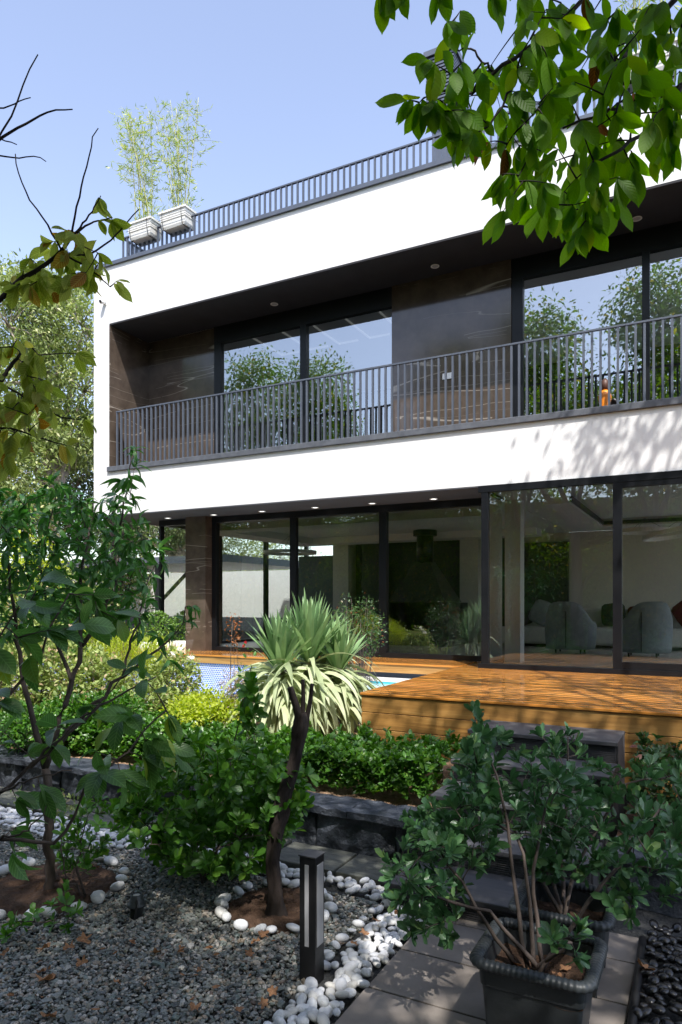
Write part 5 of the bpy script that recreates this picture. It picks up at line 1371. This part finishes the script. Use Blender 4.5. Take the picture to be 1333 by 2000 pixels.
# sunlit planting by the pool
def softplant(name, label, lumps, mat, n, L, wr, flower=None, group=None, kind='mid', upright=0.3, bark=None):
    c0 = np.array(lumps[0][0]); t = thing(name, label, 'plant', (c0[0], c0[1], 0.3), group); b = MB(); P = []; D = []
    for (c, r) in lumps:
        c = np.array(c); r = np.broadcast_to(np.array(r, float), (3,)); m = n // (6 * len(lumps)); d = rdir(m); q = c + d * r * (R.uniform(0.1, 1, m) ** 0.4)[:, None]
        q[:, 2] = np.maximum(q[:, 2], 0.3)
        for e in q[::5]:
            a_ = np.array([c0[0], c0[1], 0.28]) if n < 400 else np.array([c[0] + R.normal() * 0.06, c[1] + R.normal() * 0.06, 0.28]); b.tube(bez(a_, (a_ + e) / 2 + [R.normal() * 0.05, R.normal() * 0.05, 0.05], e, 5), np.linspace(0.005, 0.002, 5), 4)
        P.append((q[:, None] + R.normal(size=(m, 6, 3)) * 0.035).reshape(-1, 3)); dd = d[:, None] + R.normal(size=(m, 6, 3)) * 0.8; dd[..., 2] += upright; D.append(dd.reshape(-1, 3))
    obj('stems', b, bark or M['bark2'], t, True)
    P = np.concatenate(P); D = np.concatenate(D); k = len(P); Lf = R.uniform(0.6, 1.25, k) * L
    Nn = rdir(k); Nn[:, 2] = np.abs(Nn[:, 2]) + 0.5
    leaves('foliage', mat, t, P, D, Nn, Lf, Lf * wr * R.uniform(0.8, 1.2, k), kind, 0.2, 0.3)
    if flower:
        fm, pts, rs = flower; Pf = []; Df = []
        for p in pts:
            for j in range(16): Pf.append(p); Df.append(rdir(1)[0] + [0, 0, 0.4])
        k = len(Pf); leaves('flower', fm, t, Pf, Df, rdir(k), rs, rs * 0.4, 'mid', 0.4, 0.4)
    return t


softplant('rose_bush', 'tall pale rose bush in full sun at the left in front of the pool', [(px(60, 1290, 8), 0.55), (px(130, 1330, 7.8), 0.5), (px(20, 1360, 7.6), 0.5), (px(190, 1350, 7.7), 0.42)], M['L_rose'], 9000, 0.06, 0.27)
softplant('rose_bush', 'pale rose bush with a few white blooms left of the mosaic pool wall', [(px(340, 1330, 7.8), (0.28, 0.28, 0.36)), (px(355, 1400, 7.6), 0.3), (px(290, 1390, 7.5), 0.34)], M['L_rose'], 6000, 0.05, 0.27, (M['petal'], [px(352, 1272, 7.8), px(336, 1280, 7.7), px(372, 1286, 7.8)], 0.05))
softplant('cypress_shrub', 'feathery yellow green shrub beside the pool left of the white roses', [(px(268, 1290, 8.3), (0.42, 0.42, 0.36)), (px(220, 1275, 8.4), (0.3, 0.3, 0.32)), (px(310, 1300, 8.2), (0.25, 0.25, 0.3))], M['L_yel'], 8000, 0.07, 0.07, None, None, 'lo', 1.4)
softplant('ground_shrub', 'low yellow green clump on the sunlit bed left of the yucca', [(px(400, 1385, 7.2), (0.32, 0.3, 0.17)), (px(450, 1400, 7.1), (0.2, 0.2, 0.15)), (px(370, 1400, 7.0), (0.25, 0.2, 0.14))], M['L_yel'], 4000, 0.05, 0.25)
softplant('ground_shrub', 'light green clump in the sun behind the left part of the hedge', [(px(150, 1400, 7.0), (0.4, 0.3, 0.22)), (px(220, 1395, 6.9), (0.35, 0.3, 0.2)), (px(60, 1420, 6.8), (0.4, 0.3, 0.2))], M['L_hedge'], 6000, 0.05, 0.25)
softplant('dry_plant', 'dry straw coloured stalks between the low clump and the yucca', [(px(462, 1360, 7.3), (0.18, 0.18, 0.3)), (px(480, 1400, 7.1), (0.2, 0.2, 0.2))], M['L_dry'], 1800, 0.05, 0.12, None, None, 'lo')
softplant('barberry_sprig', 'thin reddish sprig standing in front of the left window pane', [(px(458, 1250, 7.4), (0.04, 0.04, 0.14)), (px(455, 1215, 7.4), (0.05, 0.05, 0.06))], M['L_dead'], 130, 0.03, 0.3, (M['redflower'], [px(476, 1262, 7.4), px(480, 1255, 7.4)], 0.02))
softplant('ground_cover', 'small silvery green tufts growing through the gravel near the white pebble strip', [(px(70, 1620, 5.1), (0.3, 0.1, 0.03)), (px(140, 1610, 5.0), (0.2, 0.1, 0.03))], M['L_rose'], 300, 0.04, 0.15)
softplant('sprout', 'single tall thin sprout with small leaves in front of the low clump', [(px(490, 1400, 5.6), (0.04, 0.04, 0.3)), (px(484, 1330, 5.6), (0.03, 0.03, 0.25))], M['L_bush'], 84, 0.04, 0.25)

for u_, v_, t_, r_, lb_, mt_ in ((20, 1200, 11.5, 0.75, 'sunlit shrub in front of the white boundary wall at the left edge', 'L_rose'), (95, 1215, 12.0, 0.7, 'sunlit green shrub before the boundary wall behind the peach tree', 'L_hedge'), (160, 1180, 13.0, 0.75, 'pale sunlit shrub before the boundary wall left of the brown trunk', 'L_far'), (60, 1120, 14.0, 0.8, 'yellow green shrub rising before the boundary wall', 'L_yel')):
    softplant('shrub', lb_, [(px(u_, v_, t_), (r_, r_, r_)), (px(u_, v_, t_) - [0, 0, 0.5], r_)], M[mt_], 4200, 0.09, 0.26, None, 'shrubs before the boundary wall')


def topiary(u, v, t_, label):
    c = px(u, v, t_); t = thing('topiary', label, 'topiary', (c[0], c[1], 0.3), 'topiary balls in white bowls')
    b = MB(); b.lathe((c[0], c[1]), [(0.16, 0.3), (0.2, 0.33), (0.30, c[2] - 0.36), (0.33, c[2] - 0.22), (0.30, c[2] - 0.22), (0.26, c[2] - 0.3)], 24); obj('bowl', b, M['plwhite'], t, True)
    d = rdir(1500); P = c + d * 0.29 * R.uniform(0.85, 1.03, (1500, 1)); leaves('foliage', M['L_ball'], t, P, d + rdir(1500) * 0.8, d, 0.05, 0.013, 'lo', 0.1)


topiary(306, 1228, 12.2, 'clipped green ball in a white bowl just left of the glass corner')
topiary(366, 1226, 12.6, 'clipped green ball in a white bowl seen through the corner glass')
softplant('burgundy_shrub', 'round dark shrub with small red tipped leaves right behind the yucca', [(px(700, 1225, 9.0), (0.36, 0.3, 0.42))], M['L_red'], 1500, 0.04, 0.25)

# fallen leaves, one object each
LV = []
for i in range(5):
    k = 40; th = np.linspace(0, 2 * PI, k, endpoint=False); rr_ = 0.5 + 0.34 * np.abs(np.cos(2.5 * th)) ** 1.6 + 0.05 * np.cos(17 * th); rr_[np.abs(th - PI) < 0.25] *= 0.6
    V = [(0, 0, 0)] + [(r_ * math.cos(a_), r_ * math.sin(a_), 0.16 * math.sin(3 * a_ + i * 1.3) * r_ + 0.20 * r_ * r_ * (1 if i % 2 else 0.6)) for r_, a_ in zip(rr_, th)]
    V = np.array(V); FT = np.array([(0, 1 + j, 1 + (j + 1) % k) for j in range(k)])
    uv = np.stack([V[:, 0] * 0.6 + 0.5, V[:, 1] * 0.6 + 0.5], 1)
    me = fastmesh('fallen_leaf', V, FT, np.zeros((0, 4), int), uv); me.materials.append(M['L_plat']); LV.append(me)
ov = []
for i in range(3):
    T_, Fc = TPL['hi']; V = np.stack([T_[:, 0] - 0.5, T_[:, 1] * 0.24, 0.3 * (T_[:, 0] - 0.5) ** 2 + 0.15 * np.abs(T_[:, 1]) * (0.3 + 0.3 * i)], -1)
    tri = np.array([f for f in Fc if len(f) == 3]); qd = np.array([f for f in Fc if len(f) == 4]); me = fastmesh('fallen_leaf', V, tri, qd, np.stack([T_[:, 0], T_[:, 1] * .5 + .5], 1)); me.materials.append(M['L_plat']); ov.append(me)


def fallen(u, v, s, lobed, label, group, z=0.012):
    p = px(u, v, (CH - z) * F_ / (v - HY)); o = bpy.data.objects.new('fallen_leaf', (LV if lobed else ov)[R.integers(5 if lobed else 3)]); COL.objects.link(o)
    s *= R.uniform(0.6, 0.95); o.location = p; o.scale = (s, s * R.uniform(0.7, 1.0), s * R.uniform(1.0, 2.6)); o.rotation_euler = (R.normal() * 0.4, R.normal() * 0.4, R.uniform(0, 6.28)); tag(o, label, 'leaf', group)


GL = 'curled brown fallen leaf lying on the grey gravel'
for (u_, v_, s_) in ((88, 1914, 0.085), (165, 1836, 0.07), (135, 1850, 0.05), (85, 1853, 0.05), (80, 1898, 0.05), (10, 1862, 0.04), (305, 1860, 0.045), (355, 1858, 0.03), (487, 1862, 0.045), (380, 1968, 0.05), (95, 1985, 0.05), (185, 1694, 0.05), (390, 1895, 0.025), (228, 1918, 0.03)): fallen(u_, v_, s_, True, GL, 'leaves on the gravel')
for i in range(26): fallen(R.uniform(0, 560), R.uniform(1830, 2000), R.uniform(0.03, 0.055), False, 'small narrow yellow brown leaf lying on the grey gravel', 'small leaves on the gravel')
for (u_, v_, s_) in ((533, 1936, 0.05), (515, 1960, 0.05), (468, 1972, 0.045), (515, 1825, 0.05), (500, 1838, 0.04), (160, 1880, 0.045)): fallen(u_, v_, s_, True, 'orange brown fallen leaf at the edge of the pebbles near the bollard lamp', 'leaves near the bollard lamp', 0.02)
for (u_, v_, s_) in ((780, 1785, 0.06), (735, 1798, 0.04), (712, 1822, 0.045), (692, 1842, 0.035)): fallen(u_, v_, s_, True, 'orange brown fallen leaf lying on the white pebbles beside the path', 'leaves on the pebbles', 0.05)
fallen(1262, 1892, 0.06, True, 'brown fallen leaf lying on the wet black pebbles', None, 0.045)
for i in range(7): fallen(R.uniform(1000, 1130), R.uniform(1875, 1915), R.uniform(0.03, 0.06), bool(i % 2), 'dry yellow leaf lying on the soil of the nearest pot', 'leaves in the nearest pot', 0.28)
